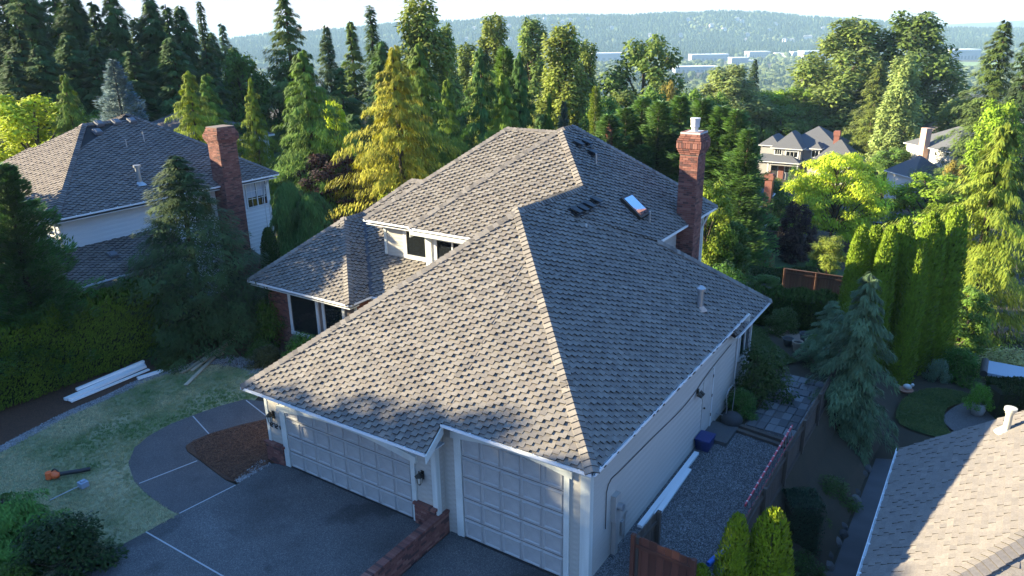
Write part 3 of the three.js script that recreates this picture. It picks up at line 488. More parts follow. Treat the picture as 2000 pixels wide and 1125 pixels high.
  tr.box(9.985, 10.02, 12.92, 13.02, -0.5, 2.64); tr.box(9.985, 10.015, 11.36, 11.42, -0.4, 2.9); tr.box(-3.62, -3.5, 8.56, 8.6, 4.1, 5.36); tr.box(-0.72, -0.6, 8.56, 8.6, 3.9, 5.36); tr.box(-0.64, -0.36, 7.55, 7.6, 3.4, 5.6); tr.box(-0.65, -0.6, 7.602, 7.78, 3.4, 5.6); tr.box(6.95, 6.99, 15.8, 15.93, 0, 5.6); tr.box(-3.39, -3.29, 6.38, 6.42, 0.2, 2.66);

  // arched door surrounds
  function surround(u0, u1, v, zt, f, name) {
    const b = new MB(), n = 16, wj = 0.2;
    b.box(u0 - 0.02, u0 + wj, v - 0.06, v, name ? -0.3 : 0, zt + 0.02); b.box(u1 - wj * 0.62, u1 + 0.02, v - 0.06, v, name ? -0.3 : 0, zt + 0.02);
    for (let i = 0; i < n; i++) { const x0 = mix(u0 - 0.1, u1 + 0.1, i / n), x1 = mix(u0 - 0.1, u1 + 0.1, (i + 1) / n), t = (x) => f(x); b.prism([W(x0, v - 0.09, t(x0) - 0.19), W(x1, v - 0.09, t(x1) - 0.19), W(x1, v - 0.09, t(x1)), W(x0, v - 0.09, t(x0))], W(0, 0.09, 0)); }
    b.build('door_surround', M.trim, house);
  }
  surround(-0.24, 5.0, 0, 1.95, (u) => arch1(u) + 0.03, 0); surround(6.12, 9.47, 0.35, 2.8, (u) => arch2(u) + 0.03, 1);
  // sectional garage doors
  function garageDoor(u0, u1, v, z0, z1, nx, ny, label) {
    const d = new MB(); d.box(u0, u1, v - 0.012, v + 0.02, z0, z1); const door = d.build('garage_door', M.door, house); door.userData.label = label;
    const geo = (() => { const b = new MB(), at = (x, y, z) => new THREE.Vector3(x, y, z), ring = (e) => [[e, e * 1.2], [1 - e, e * 1.2], [1 - e, 1 - e * 1.2], [e, 1 - e * 1.2]], L = [[ring(0), 0], [ring(0.03), 1], [ring(0.07), 0.9], [ring(0.11), 0.1]]; for (let q = 0; q < 3; q++) for (let k = 0; k < 4; k++) { const j = (k + 1) % 4, [o, z0] = L[q], [i, z1] = L[q + 1]; b.poly([at(...o[k], z0), at(...o[j], z0), at(...i[j], z1), at(...i[k], z1)]); } b.poly(L[3][0].map((p) => at(...p, 0.1))); return b.geometry(); })();
    const w = (u1 - u0) / nx, h = (z1 - z0) / ny;
    for (let j = 0; j < ny; j++) for (let i = 0; i < nx; i++) piece('door_panel', geo, M.door, door, new THREE.Matrix4().makeBasis(EU.clone().multiplyScalar(w * 0.9), EZ.clone().multiplyScalar(h * 0.84), neg(EV).multiplyScalar(0.035)).setPosition(W(u0 + (i + 0.05) * w, v - 0.013, z0 + (j + 0.08) * h)));
    const s = new MB(); for (let j = 1; j < ny; j++) s.box(u0, u1, v - 0.0135, v - 0.006, z0 + j * h - 0.008, z0 + j * h + 0.008); s.box(u0, u1, v - 0.03, v - 0.012, z0 - 0.02, z0 + 0.035); s.build('door_seal', M.dark, door);
  }
  garageDoor(-0.02, 4.88, -0.012, 0.03, 2.28, 8, 4, 'wide grey double garage door of raised panels');
  garageDoor(6.34, 9.34, 0.335, -0.19, 2.95, 5, 5, 'tall grey single garage door of large raised panels');
  { const b = new MB(); b.box(-0.1, 4.95, -0.05, -0.01, -0.05, 0.03); b.box(6.2, 9.45, 0.28, 0.33, -0.3, -0.185); b.build('door_sill', M.dark, house); }
  // brick piers at the garage
  const pier = (u0, u1, v0, v1, z1) => { const c = new MB(); c.box(u0, u1, v0, v1, -0.3, z1); const p = c.build('brick_pier', M.mortar, house); const O = W(u0, v0, -0.05); brickPanel(p, O, EU, neg(EV), u1 - u0, z1 - 0.05 + 0.05, 0.05); brickPanel(p, W(u1, v0, -0.05), EV, EU, v1 - v0, z1, 0.05); for (let x = u0 - 0.03; x < u1 + 0.02; x += 0.078) piece('cap_brick', UNIT, BRICK[Math.floor(R0() * 6)], p, boxAt(x, x + 0.068, v0 - 0.05, v1, z1 - 0.005, z1 + 0.07)); };
  pier(-1.02, -0.27, -0.1, 0.0, 0.62); pier(4.98, 5.66, -0.1, 0.0, 0.62);
  // windows
  windowAt(house, W(-2.44, 8.6, 4.25), EU, neg(EV), 1.56, 1.0, { fw: 0.16, cuts: [] });
  windowAt(house, W(-0.1, 7.6, 4.1), EU, neg(EV), 1.7, 1.3, { fw: 0.12, cuts: [0.42] });
  windowAt(house, W(9.985, 11.72, 1.42), EV, EU, 1.18, 0.92, { fw: 0.07, cuts: [0.5] });
  windowAt(house, W(-7.1, 6.42, 0.75), EU, neg(EV), 1.5, 1.72, { fw: 0.14 }); windowAt(house, W(-5.1, 6.42, 0.75), EU, neg(EV), 1.0, 1.72, { fw: 0.14 });
  brickPanel(house, W(-8.5, 6.42, 0), EU, neg(EV), 1.2, 2.6, 0.04); brickPanel(house, W(-3.35, 6.42, 0), EV, EU, 1.15, 2.6, 0.04);
  // side door, coach lamps, numbers, meter, cable
  { const b = new MB(); b.box(9.985, 10.012, 8.06, 8.9, 0.16, 2.16); const d = b.build('side_door', M.sideWall, house); const f = new MB(); f.box(9.985, 10.03, 8.9, 9.0, 0.1, 2.24); f.build('door_frame', M.white, d); const k = new MB(); k.geo(new THREE.SphereGeometry(0.035, 8, 6).translate(10.05, 1.12, -8.16)); k.build('door_knob', M.bronze, d); const q = new MB(); for (const z of [0.5, 1.2, 1.9]) q.box(10.03, 10.045, 8.88, 8.92, z, z + 0.1); q.build('hinge', M.bronze, d); }
  for (const [u, z] of [[-0.58, 1.6], [5.27, 1.5]]) { // hexagonal coach lamps
    const b = new MB(); b.geo(new THREE.CylinderGeometry(0.085, 0.06, 0.2, 6).translate(u, z, 0.17)); const l = b.build('coach_lamp', M.lampGlass, house);
    const f = new MB(); f.geo(new THREE.ConeGeometry(0.13, 0.12, 6).translate(u, z + 0.16, 0.17)); f.geo(new THREE.CylinderGeometry(0.06, 0.03, 0.06, 6).translate(u, z - 0.13, 0.17)); f.geo(new THREE.SphereGeometry(0.025, 6, 5).translate(u, z + 0.235, 0.17)); for (let k = 0; k < 6; k++) { const a = k * Math.PI / 3; f.bar(W(u + 0.086 * Math.sin(a), -0.17 + 0.086 * Math.cos(a), z + 0.11), W(u + 0.062 * Math.sin(a), -0.17 + 0.062 * Math.cos(a), z - 0.1), 0.012, 0.012, EU); } f.box(u - 0.05, u + 0.05, -0.045, -0.022, z - 0.05, z + 0.2); f.bar(W(u, -0.03, z + 0.16), W(u, -0.17, z + 0.2), 0.02, 0.02); f.build('lamp_cage', M.bronze, l);
  }
  { const b = new MB(), z = 1.22, seg = { 1: 'bc', 2: 'abged', 7: 'abc' }; [...'12721'].forEach((ch, i) => { const x = -0.86 + i * 0.112, w = 0.065, h = 0.07, y = -0.034, bar = (x0, z0, x1, z1) => b.bar(W(x + x0 * w, y, z + z0 * h), W(x + x1 * w, y, z + z1 * h), 0.016, 0.02, neg(EV)); const L = { a: [0, 2, 1, 2], b: [1, 1, 1, 2], c: [1, 0, 1, 1], d: [0, 0, 1, 0], e: [0, 0, 0, 1], f: [0, 1, 0, 2], g: [0, 1, 1, 1] }; for (const s of seg[ch]) bar(...L[s]); }); b.build('house_number', M.black, house); }
  { const b = new MB(); b.box(10.0, 10.14, 1.5, 1.78, 1.0, 1.75); b.box(10.01, 10.12, 1.58, 1.74, -0.1, 1.0); const m = b.build('meter_box', mat([0.36, 0.34, 0.31], 0.6), house); const c = new MB(); c.geo(new THREE.CylinderGeometry(0.1, 0.1, 0.16, 14).rotateZ(Math.PI / 2).translate(10.2, 1.42, -1.66)); c.build('meter_dial', M.metal, m); const q = new MB(); q.box(10.0, 10.06, 2.1, 2.25, 0.2, 0.62); q.tube([W(10.03, 2.3, 0.0), W(10.05, 2.3, 0.7), W(10.05, 2.4, 0.78)], 0.02); q.build('gas_pipe', mat([0.3, 0.29, 0.27], 0.6), house); }
  { const b = new MB(); b.tube([W(10.03, 1.18, 1.0), W(10.03, 1.18, 1.6), W(10.03, 1.2, 2.1), W(10.03, 1.35, 2.27), W(10.03, 1.9, 2.25), W(10.03, 4, 2.15), W(10.03, 6.5, 2.04), W(10.03, 8.5, 2.3), W(10.03, 10.6, 2.42)], 0.012, 60); b.build('cable', M.dark, house); const s = new MB(); s.tube([W(10.04, 11.34, -0.3), W(10.04, 11.34, 2.5)], 0.03); s.tube([W(6.99, 15.75, -1.5), W(7.0, 15.75, 5.2), W(7.25, 15.9, 5.66)], 0.04); s.tube([W(10.05, 12.9, -0.4), W(10.05, 12.9, 2.55)], 0.03); s.build('downspout', M.white, house); }
  { const b = new MB(); b.box(10.0, 10.06, 7.4, 7.5, 1.95, 2.1); const l = b.build('flood_light', M.bronze, house); const h = new MB(); for (const d of [-0.09, 0.09]) h.geo(new THREE.CylinderGeometry(0.075, 0.05, 0.16, 10).rotateZ(1.1).translate(10.14, 1.94, -7.45 - d)); h.build('lamp_head', M.bronze, l); }
  { const b = new MB(); b.tube([W(10.03, 9.5, 0.3), W(10.35, 9.5, 0.35), W(10.35, 9.5, 1.15), W(10.4, 10.1, 1.2), W(10.4, 10.1, 0.1)], 0.014, 24); b.build('handrail', M.metal, house); }
  // roof fittings
  const RZ = (u) => 7.56 - SL * (u - ur);
  const roofBox = (u, v, w, l, h) => { const b = new MB(), ez = up.n, ex = EV, ey = new THREE.Vector3().crossVectors(ez, ex), O = W(u, v, RZ(u)).addScaledVector(ez, 0.06), at = (x, y, z) => O.clone().addScaledVector(ex, x).addScaledVector(ey, y).addScaledVector(ez, z); return { b, at, ez, ey }; };
  for (const [u, v] of [[3.72, 11.15], [3.76, 11.72], [4.13, 11.45], [5.6, 7.52], [5.62, 7.95], [5.6, 8.42], [5.55, 9.0]]) { const { b, at, ez, ey } = roofBox(u, v); const dn = ey.y < 0 ? 1 : -1; b.prism([at(-0.15, -0.17 * dn, 0.05), at(0.15, -0.17 * dn, 0.05), at(0.12, 0.17 * dn, 0.17), at(-0.12, 0.17 * dn, 0.17)], ez.clone().multiplyScalar(-0.06)); b.prism([at(-0.11, 0.1 * dn, 0), at(0.11, 0.1 * dn, 0), at(0.11, -0.12 * dn, 0), at(-0.11, -0.12 * dn, 0)], ez.clone().multiplyScalar(0.08)); b.prism([at(-0.2, -0.22 * dn, 0.0), at(0.2, -0.22 * dn, 0.0), at(0.2, 0.2 * dn, 0.0), at(-0.2, 0.2 * dn, 0.0)], ez.clone().multiplyScalar(0.012)); b.build('roof_vent', M.black, house); }
  { const { b, at, ez } = roofBox(6.17, 10.77); const s = [[-0.42, -0.5], [0.42, -0.5], [0.42, 0.5], [-0.42, 0.5]]; b.prism(s.map(([x, y]) => at(x, y, 0)), ez.clone().multiplyScalar(0.12)); const k = b.build('skylight', M.bronze, house); const g = new MB(); g.prism([[-0.33, -0.41], [0.33, -0.41], [0.33, 0.41], [-0.33, 0.41]].map(([x, y]) => at(x, y, 0.12)), ez.clone().multiplyScalar(0.012)); g.build('pane', new THREE.MeshPhysicalMaterial({ color: rgb(0.62, 0.7, 0.78), roughness: 0.05, metalness: 0.95 }), k); }
  for (const [u, v, h, r, m] of [[4.5, 11.15, 0.4, 0.035, M.metal], [6.75, 10.9, 0.42, 0.03, M.metal], [6.07, 7.47, 0.1, 0.03, M.white]]) { const b = new MB(); b.cyl(u, v, RZ(u) - 0.05, RZ(u) + h, r); b.build('vent_pipe', m, house); }
  { const u = 9.36, v = 9.08, z = RZ(u), b = new MB(); b.cyl(u, v, z - 0.1, z + 0.62, 0.1); b.cyl(u, v, z + 0.62, z + 0.7, 0.15, 0.15); b.cyl(u, v, z + 0.7, z + 0.78, 0.15, 0.06); const f = b.build('flue_pipe', M.metal, house); const q = new MB(); q.geo(new THREE.ConeGeometry(0.22, 0.24, 12).translate(u + 0.02, z + 0.08, -v)); q.build('flue_boot', mat([0.45, 0.33, 0.26], 0.6), f); }
}
{ // brick chimney of the main house
  const c = thing('brick_chimney', 'red brick chimney with flared cap and white pot on the right of the main roof', 'chimney', 7.25, 13.35, 0);
  const u0 = 6.93, u1 = 7.6, v0 = 13.0, v1 = 13.75, zt = 8.28;
  const b = new MB(); b.box(u0, u1, v0, v1, -1.5, 9.0); b.build('core', M.mortar, c);
  brickPanel(c, W(u0, v0, 4.2), EU, neg(EV), u1 - u0, zt - 4.2, 0.05); brickPanel(c, W(u1, v0, 4.2), EV, EU, v1 - v0, zt - 4.2, 0.05); brickPanel(c, W(u0, v1, 6), neg(EV), neg(EU), v1 - v0, zt - 6, 0.05);
  const r = rng(8);
  for (let k = 0; k < 9; k++) { // corbelled head: out, upright course, in again
    const out = [0.03, 0.06, 0.09, 0.115, 0.115, 0.09, 0.06, 0.03, 0.0][k], z = 8.28 + [0, 0.075, 0.15, 0.225, 0.42, 0.5, 0.575, 0.65, 0.725][k], h = k === 3 ? 0.185 : 0.064, bw = k === 3 ? 0.075 : 0.2;
    const run = (a, q, f) => { for (let x = a; x < q - 0.02; x += bw + 0.011) f(x, Math.min(q, x + bw)); };
    run(u0 - out, u1 + out, (x, y) => { piece('cap_brick', UNIT, BRICK[Math.floor(r() * 6)], c, boxAt(x, y, v0 - out - 0.015 * r(), v0 + 0.08, z, z + h)); });
    run(v0 - out + 0.005, v1 + out, (x, y) => { piece('cap_brick', UNIT, BRICK[Math.floor(r() * 6)], c, boxAt(u1 - 0.08, u1 + out + 0.015 * r(), x, y, z, z + h)); piece('cap_brick', UNIT, BRICK[Math.floor(r() * 6)], c, boxAt(u0 - out - 0.015 * r(), u0 + 0.08, x, y, z, z + h)); });
  }
  const k = new MB(); k.box(u0 - 0.03, u1 + 0.03, v0 - 0.03, v1 + 0.03, 9.0, 9.06); k.build('chimney_crown', mat([0.4, 0.4, 0.4], 0.8), c);
  const p = new MB(); p.cyl(7.28, 13.38, 9.06, 9.22, 0.1, 0.13); p.cyl(7.28, 13.38, 9.22, 9.27, 0.16, 0.16); p.cyl(7.28, 13.38, 9.27, 9.5, 0.15, 0.17); p.cyl(7.28, 13.38, 9.5, 9.53, 0.18, 0.18); p.build('chimney_pot', M.white, c);
}
{ // retaining wall of brick between the two drives
  const c = thing('brick_wall', 'low brick retaining wall between driveway and lower ramp', 'wall', 5.75, -2, 0);
  const top = (v) => 0.42 + 0.0 * v, b = new MB(); b.box(5.62, 5.8, -9, 0.33, -0.5, 0.4); b.build('core', M.mortar, c);
  brickPanel(c, W(5.8, -3.6, -0.24), EV, EU, 3.9, 0.66, 0.05); brickPanel(c, W(5.62, 0.0, 0.0), neg(EV), neg(EU), 3.6, 0.4, 0.05);
  for (let v = -3.6; v < 0.3; v += 0.078) piece('cap_brick', UNIT, BRICK[Math.floor(R0() * 6)], c, boxAt(5.595, 5.83, v, v + 0.068, 0.4, 0.47));
}

// ---------------------------------------------------------------- the white house on the left
{
  const h = thing('left_house', 'white two storey house with brown shingle roof on the left', 'house', -20, 7, 0);
  const roof = new Roof(h, TONES.map((c) => [c[0] * 0.9, c[1] * 0.84, c[2] * 0.84]), { seed: 4, one: 0, E: 0.2, TW: 0.2, th: 0.05 });
  const e = 5.5, A = W(-15.5, 1.79, e), B = W(-15.5, 13.39, e), P = W(-20.9, 6.5, 8.52), Q = W(-20.9, 8.3, 8.52), T = W(-21.3, 9.05, 8.75), C = W(-26.3, 1.79, e), D = W(-26.3, 13.39, e);
  const r = roof.plane([A, B, T, Q, P]), f = roof.plane([C, A, P]), b = roof.plane([B, D, Q]), l = roof.plane([D, C, P, Q]);
  const bump = roof.plane([W(-22.6, 8.15, 8.3), W(-20.85, 8.2, 8.5), W(-21.3, 9.05, 8.79)]);
  const LR = roof.plane([W(-13.8, -2.6, 3.0), W(-13.8, 6.8, 3.0), W(-16, 6.8, 4.0), W(-16, -2.6, 4.0)]);
  const fr2 = roof.plane([W(-32, 4.2, 4.6), W(-26.4, 4.2, 4.6), W(-26.4, 8, 6.6), W(-30, 8, 6.6)]);
  roof.ridge(A, P, f.n, r.n); roof.ridge(B, T, r.n, b.n); roof.ridge(P, Q, l.n, r.n); roof.finish();
  gutter(h, A, B, EU); gutter(h, C, A, neg(EV)); gutter(h, W(-13.8, -2.6, 3.0), W(-13.8, 6.8, 3.0), EU);
  const w = new MB(); w.box(-25.9, -16, 2.2, 13.0, -0.3, 5.36); w.box(-16, -14.2, -2.2, 6.4, -0.3, 2.86); w.box(-31.5, -25.9, 4.8, 12, -0.3, 4.5); w.build('wall', M.sidingWhite, h);
  const s = new MB(); s.box(-15.98, -15.52, 1.9, 13.3, 5.3, 5.34); s.box(-26, -15.6, 1.82, 2.2, 5.3, 5.34); s.box(-14.2, -13.85, -2.4, 6.6, 2.8, 2.84); s.build('soffit', M.white, h);
  siding(h, W(-16, 2.2, 0), EV, EU, 10.8, 1.0, 5.3, M.sidingWhite, 0.2, (z) => (z > 4.0 && z < 5.25 ? [[0, 6.7], [7.25, 8.95], [10.75, 10.8]] : [[0, 10.8]]));
  siding(h, W(-14.2, -2.2, 0), EV, EU, 8.6, 0.2, 2.8, M.sidingWhite, 0.2); siding(h, W(-25.9, 2.2, 0), EU, neg(EV), 9.9, 0.5, 5.3, M.sidingWhite, 0.2);
  windowAt(h, W(-16, 11.62, 3.98), EV, EU, 1.22, 1.2, { cuts: [0.5], grid: [2, 3], fw: 0.08, blind: 0.6 }); windowAt(h, W(-16, 8.95, 4.1), EV, EU, 0.5, 0.95, { fw: 0.07, grid: [2, 3] }); windowAt(h, W(-17.6, 2.2, 4.0), EU, neg(EV), 1.1, 1.1, { cuts: [0.5], grid: [2, 3], fw: 0.08 });
  const t = new MB(); t.box(-16, -15.95, 12.92, 13.05, 0, 5.3); t.box(-16, -15.96, 2.16, 2.28, 1, 5.3); t.tube([W(-15.9, 12.7, 0.5), W(-15.9, 12.7, 4.9), W(-15.5, 12.8, 5.4)], 0.04); t.build('corner_trim', M.white, h);
  const rs = 0.565, nz = new THREE.Vector3().copy(r.n);
  const on = (u, v) => W(u, v, 5.5 + rs * (-15.5 - u));
  for (const [u, v] of [[-20.75, 7.2], [-20.72, 8.05], [-20.7, 8.85], [-20.2, 6.75], [-15.0, 3.6]]) { const low = u > -16, q = low ? W(u, v, 3.0 + 0.4545 * (-13.8 - u)) : on(u, v), n = low ? LR.n : nz, ey = new THREE.Vector3().crossVectors(n, EV), b2 = new MB(), at = (x, y, z) => q.clone().addScaledVector(EV, x).addScaledVector(ey, y).addScaledVector(n, z); b2.prism([at(-0.18, -0.18, 0.02), at(0.18, -0.18, 0.02), at(0.18, 0.18, 0.02), at(-0.18, 0.18, 0.02)], n.clone().multiplyScalar(0.14)); b2.prism([at(-0.14, -0.14, 0.16), at(0.14, -0.14, 0.16), at(0.1, 0.1, 0.16), at(-0.1, 0.1, 0.16)], n.clone().multiplyScalar(0.03)); b2.build('roof_vent', mat([0.13, 0.13, 0.14], 0.6), h); }
  for (const [u, v, k, r0] of [[-16.6, 6.35, 0.75, 0.11], [-19.2, 8.45, 0.5, 0.03], [-19.0, 7.4, 0.4, 0.03]]) { const q = on(u, v), b3 = new MB(); b3.cyl(u, v, q.y - 0.1, q.y + k, r0); if (r0 > 0.1) { b3.cyl(u, v, q.y + k, q.y + k + 0.1, 0.17, 0.17); b3.geo(new THREE.ConeGeometry(0.3, 0.25, 12).translate(u, q.y + 0.05, -v)); } b3.build('flue_pipe', M.metal, h); }
}
{ // its chimney
  const c = thing('brick_chimney', 'tall red brick chimney on the right wall of the white left house', 'chimney', -15.4, 10.3, 0), u0 = -15.95, u1 = -15.1, v0 = 9.75, v1 = 10.75, b = new MB();
  b.box(u0, u1, v0, v1, 1.9, 7.6); b.box(u0, u1, v0 - 0.05, v1 + 0.9, -0.3, 1.3); b.prism([W(u0, v0, 1.3), W(u1, v0, 1.3), W(u1, v1 + 0.85, 1.3), W(u0, v1 + 0.85, 1.3)].map((q) => q), new THREE.Vector3(0, 0.05, 0)); b.prism([W(u1, v1, 1.3), W(u1, v1 + 0.85, 1.3), W(u1, v1, 2.1)], neg(EU).multiplyScalar(u1 - u0)); b.build('core', M.mortar, c);
  const r = rng(6), bm = new MB(), B3 = (a, q, s, t, z) => { const k = BRICK[Math.floor(r() * 6)].color; bm.box(a, q, s, t, z, z + 0.064, [k.r, k.g, k.b]); };
  for (let z = 0.1, i = 0; z < 7.6; z += 0.076, i++) { const ve = z < 1.3 ? v1 + 0.9 : v1; for (let v = v0 - (i % 2 ? 0.1 : 0); v < ve - 0.03; v += 0.211) B3(u1 - 0.02, u1 + 0.012 + 0.006 * r(), Math.max(v, v0), Math.min(v + 0.2, ve), z); for (let u = u0 - (i % 2 ? 0.1 : 0); u < u1 - 0.03; u += 0.211) B3(Math.max(u, u0), Math.min(u + 0.2, u1), v0 - 0.012 - 0.006 * r(), v0 + 0.02, z); }
  for (let k = 0; k < 10; k++) { const o = [0.03, 0.06, 0.1, 0.14, 0.14, 0.14, 0.1, 0.06, 0.03, 0][k], z = 7.55 + k * 0.078; for (let v = v0 - o; v < v1 + o - 0.03; v += 0.211) { B3(u1 - 0.02, u1 + o + 0.01 * r(), v, Math.min(v + 0.2, v1 + o), z); B3(u0 - o - 0.01 * r(), u0 + 0.02, v, Math.min(v + 0.2, v1 + o), z); } for (let u = u0 - o; u < u1 + o - 0.03; u += 0.211) B3(u, Math.min(u + 0.2, u1 + o), v0 - o - 0.01 * r(), v0 + 0.1, z); }
  bm.build('bricks', new THREE.MeshStandardMaterial({ vertexColors: true, roughness: 0.9, map: granule }), c, 'stuff');
  const k = new MB(); k.box(u0, u1, v0, v1, 7.6, 8.36); k.build('chimney_crown', M.mortar, c);
}
// ---------------------------------------------------------------- the neighbour roof at the lower right
{
  const h = thing('right_house', 'neighbour house with tan shingle roof in the lower right corner', 'house', 20, 4, -1.9);
  const roof = new Roof(h, TONES.map((c) => [0.13 + c[0] * 0.42, 0.12 + c[1] * 0.4, 0.112 + c[2] * 0.38]), { seed: 14, one: 300, E: 0.15, TW: 0.16, step: 0, th: 0.03, butt: 0.85, lam: 1 });
  const s = 0.7, zf = (u) => 0.75 + s * (u - 15.55), A = W(15.55, 0.42, 0.75), B = W(15.55, 9.4, 0.75), far = W(21.5, 9.95, zf(21.5)), top = W(21.5, 6.6, zf(21.5));
  const r = roof.plane([B, A, top, far]), f = roof.plane([A, W(27, 0.42, 0.75), W(27, 6.6, zf(21.5)), top]), back = roof.plane([W(27, 10.2, 0.75), W(27, 9.95, zf(21.5)), far]);
  roof.ridge(A, top, f.n, r.n, 0.25); roof.finish();
  gutter(h, B, A, neg(EU), 0.12);
  const w = new MB(); w.box(16.0, 27, 0.9, 9.1, -2.2, 0.6); w.prism([W(16.2, 9.1, 0.6), W(27, 9.1, 0.6), W(27, 9.1, 4.4), W(21.4, 9.1, 4.4)], W(0, -0.05, 0)); w.build('wall', M.siding, h);
  const so = new MB(); so.box(15.6, 16.0, 0.6, 9.2, 0.55, 0.59); so.build('soffit', M.white, h);
  const u = 17.95, v = 8.75, z = zf(u), p = new MB(); p.cyl(u, v, z - 0.1, z + 0.55, 0.085); p.cyl(u, v, z + 0.5, z + 0.56, 0.11); p.cyl(u, v, z + 0.58, z + 0.66, 0.15, 0.15); p.build('flue_pipe', mat([0.62, 0.6, 0.5], 0.5, { map: paintMap }), h); const q = new MB(); q.geo(new THREE.ConeGeometry(0.24, 0.26, 12).translate(u - 0.03, z + 0.04, -v)); q.build('flue_boot', mat([0.45, 0.52, 0.48], 0.5), h);
}
// ---------------------------------------------------------------- houses farther off
function farHouse(name, label, cat, u, v, turn, g, blocks, tone, wallMat) { // blocks: [x0, x1, y0, y1, eave, slope, wallBase]
  const h = thing(name, label, cat, u, v, g), c = Math.cos(turn), s = Math.sin(turn), L = (x, y, z) => W(u + x * c - y * s, v + x * s + y * c, z);
  const rm = mat(tone, 0.9, { map: granule }), ex = W(c, s, 0), ey = W(-s, c, 0);
  blocks.forEach(([x0, x1, y0, y1, e, sl, wb, o]) => {
    const m = Math.min(x1 - x0, y1 - y0) / 2, zr = e + sl * m, rx = x1 - x0 > y1 - y0, R0_ = rx ? L(x0 + m, (y0 + y1) / 2, zr) : L((x0 + x1) / 2, y0 + m, zr), R1_ = rx ? L(x1 - m, (y0 + y1) / 2, zr) : L((x0 + x1) / 2, y1 - m, zr);
    const a = L(x0, y0, e), b = L(x1, y0, e), d = L(x1, y1, e), k = L(x0, y1, e), dn = new THREE.Vector3(0, -0.12, 0);
    const pl = rx ? [[a, b, R1_, R0_], [b, d, R1_], [d, k, R0_, R1_], [k, a, R0_]] : [[a, b, R0_], [b, d, R1_, R0_], [d, k, R1_], [k, a, R0_, R1_]];
    const q = new MB(); for (const p of pl) q.prism(p, dn); const rf = q.build('roof', rm, h);
    const t = 0.35, z0 = wb ?? g - 0.5, w = new MB(); w.prism([L(x0 + t, y0 + t, e - 0.1), L(x1 - t, y0 + t, e - 0.1), L(x1 - t, y1 - t, e - 0.1), L(x0 + t, y1 - t, e - 0.1)], new THREE.Vector3(0, z0 - e + 0.1, 0)); w.build('wall', wallMat, h);
    const gt = new MB(); for (const [p1, p2] of [[a, b], [b, d], [d, k], [k, a]]) gt.bar(p1.clone().add(W(0, 0, -0.08)), p2.clone().add(W(0, 0, -0.08)), 0.12, 0.14); gt.build('gutter', M.white, rf);
  });
  return { h, L, ex, ey };
}
{ // grey house beyond the gardens
  const g = -13.5, { h, L, ex, ey } = farHouse('grey_house', 'grey two storey house with slate roof beyond the yellow locust tree', 'house', -17.9, 123.2, 0, g, [[-0.2, 5.3, 0, 8, -8.05, 0.95], [0.4, 11.5, 2.2, 13.5, -8.3, 0.62], [-3.4, 0.4, 4, 12, -8.3, 0.8, -13.9], [-3.6, 5.4, -1.6, 2.5, -10.25, 0.5, -10.9], [6.3, 15.2, -1.6, 7, -10.2, 0.9], [6.2, 8.2, 1.0, 4.6, -7.9, 0.9]], [0.125, 0.128, 0.138], mat([0.3, 0.29, 0.28], 0.8));
  const fy = neg(ey), y0 = 0.35;
  windowAt(h, L(0.6, y0, -9.2), ex, fy, 1.1, 0.85, { cuts: [0.34, 0.67], fw: 0.13 }); windowAt(h, L(2.55, y0, -9.5), ex, fy, 1.9, 1.25, { cuts: [0.33, 0.67], fw: 0.2, blind: 0.3 }); windowAt(h, L(6.6, 1.35, -9.4), ex, fy, 1.1, 1.1, { cuts: [0.5], fw: 0.12 }); windowAt(h, L(2.6, -1.25 + 1.6, -12.3), ex, fy, 1.6, 1.3, { cuts: [0.5], fw: 0.1 });
  const d = new MB(); d.prism([L(0.2, y0 - 0.02, -13.5), L(1.2, y0 - 0.02, -13.5), L(1.2, y0 - 0.02, -11.3), L(0.2, y0 - 0.02, -11.3)], ey.clone().multiplyScalar(-0.04)); d.build('front_door', M.dark, h);
  const b = new MB(); b.prism([L(1.5, y0 - 0.06, -13.5), L(2.4, y0 - 0.06, -13.5), L(2.4, y0 - 0.06, -10.9), L(1.5, y0 - 0.06, -10.9)], fy.clone().multiplyScalar(0.1)); b.build('brick_facing', BRICK[5], h);
  const p = new MB(); for (const x of [-3.0, 0, 5.0]) p.bar(L(x, -1.2, -13.8), L(x, -1.2, -10.3), 0.22, 0.22, EU); p.build('porch_post', M.white, h);
  const gd = new MB(); gd.prism([L(8.0, -1.28, -13.4), L(13.4, -1.28, -13.4), L(13.4, -1.28, -11), L(8.0, -1.28, -11)], fy.clone().multiplyScalar(0.05)); gd.build('garage_door', M.white, h);
  const c = new MB(); c.prism([L(9.6, 2.6, -4.9), L(10.5, 2.6, -4.9), L(10.5, 3.4, -4.9), L(9.6, 3.4, -4.9)], new THREE.Vector3(0, -3.5, 0)); c.prism([L(9.5, 2.5, -5.0), L(10.6, 2.5, -5.0), L(10.6, 3.5, -5.0), L(9.5, 3.5, -5.0)], new THREE.Vector3(0, -0.7, 0)); c.build('chimney', BRICK[1], h);
}
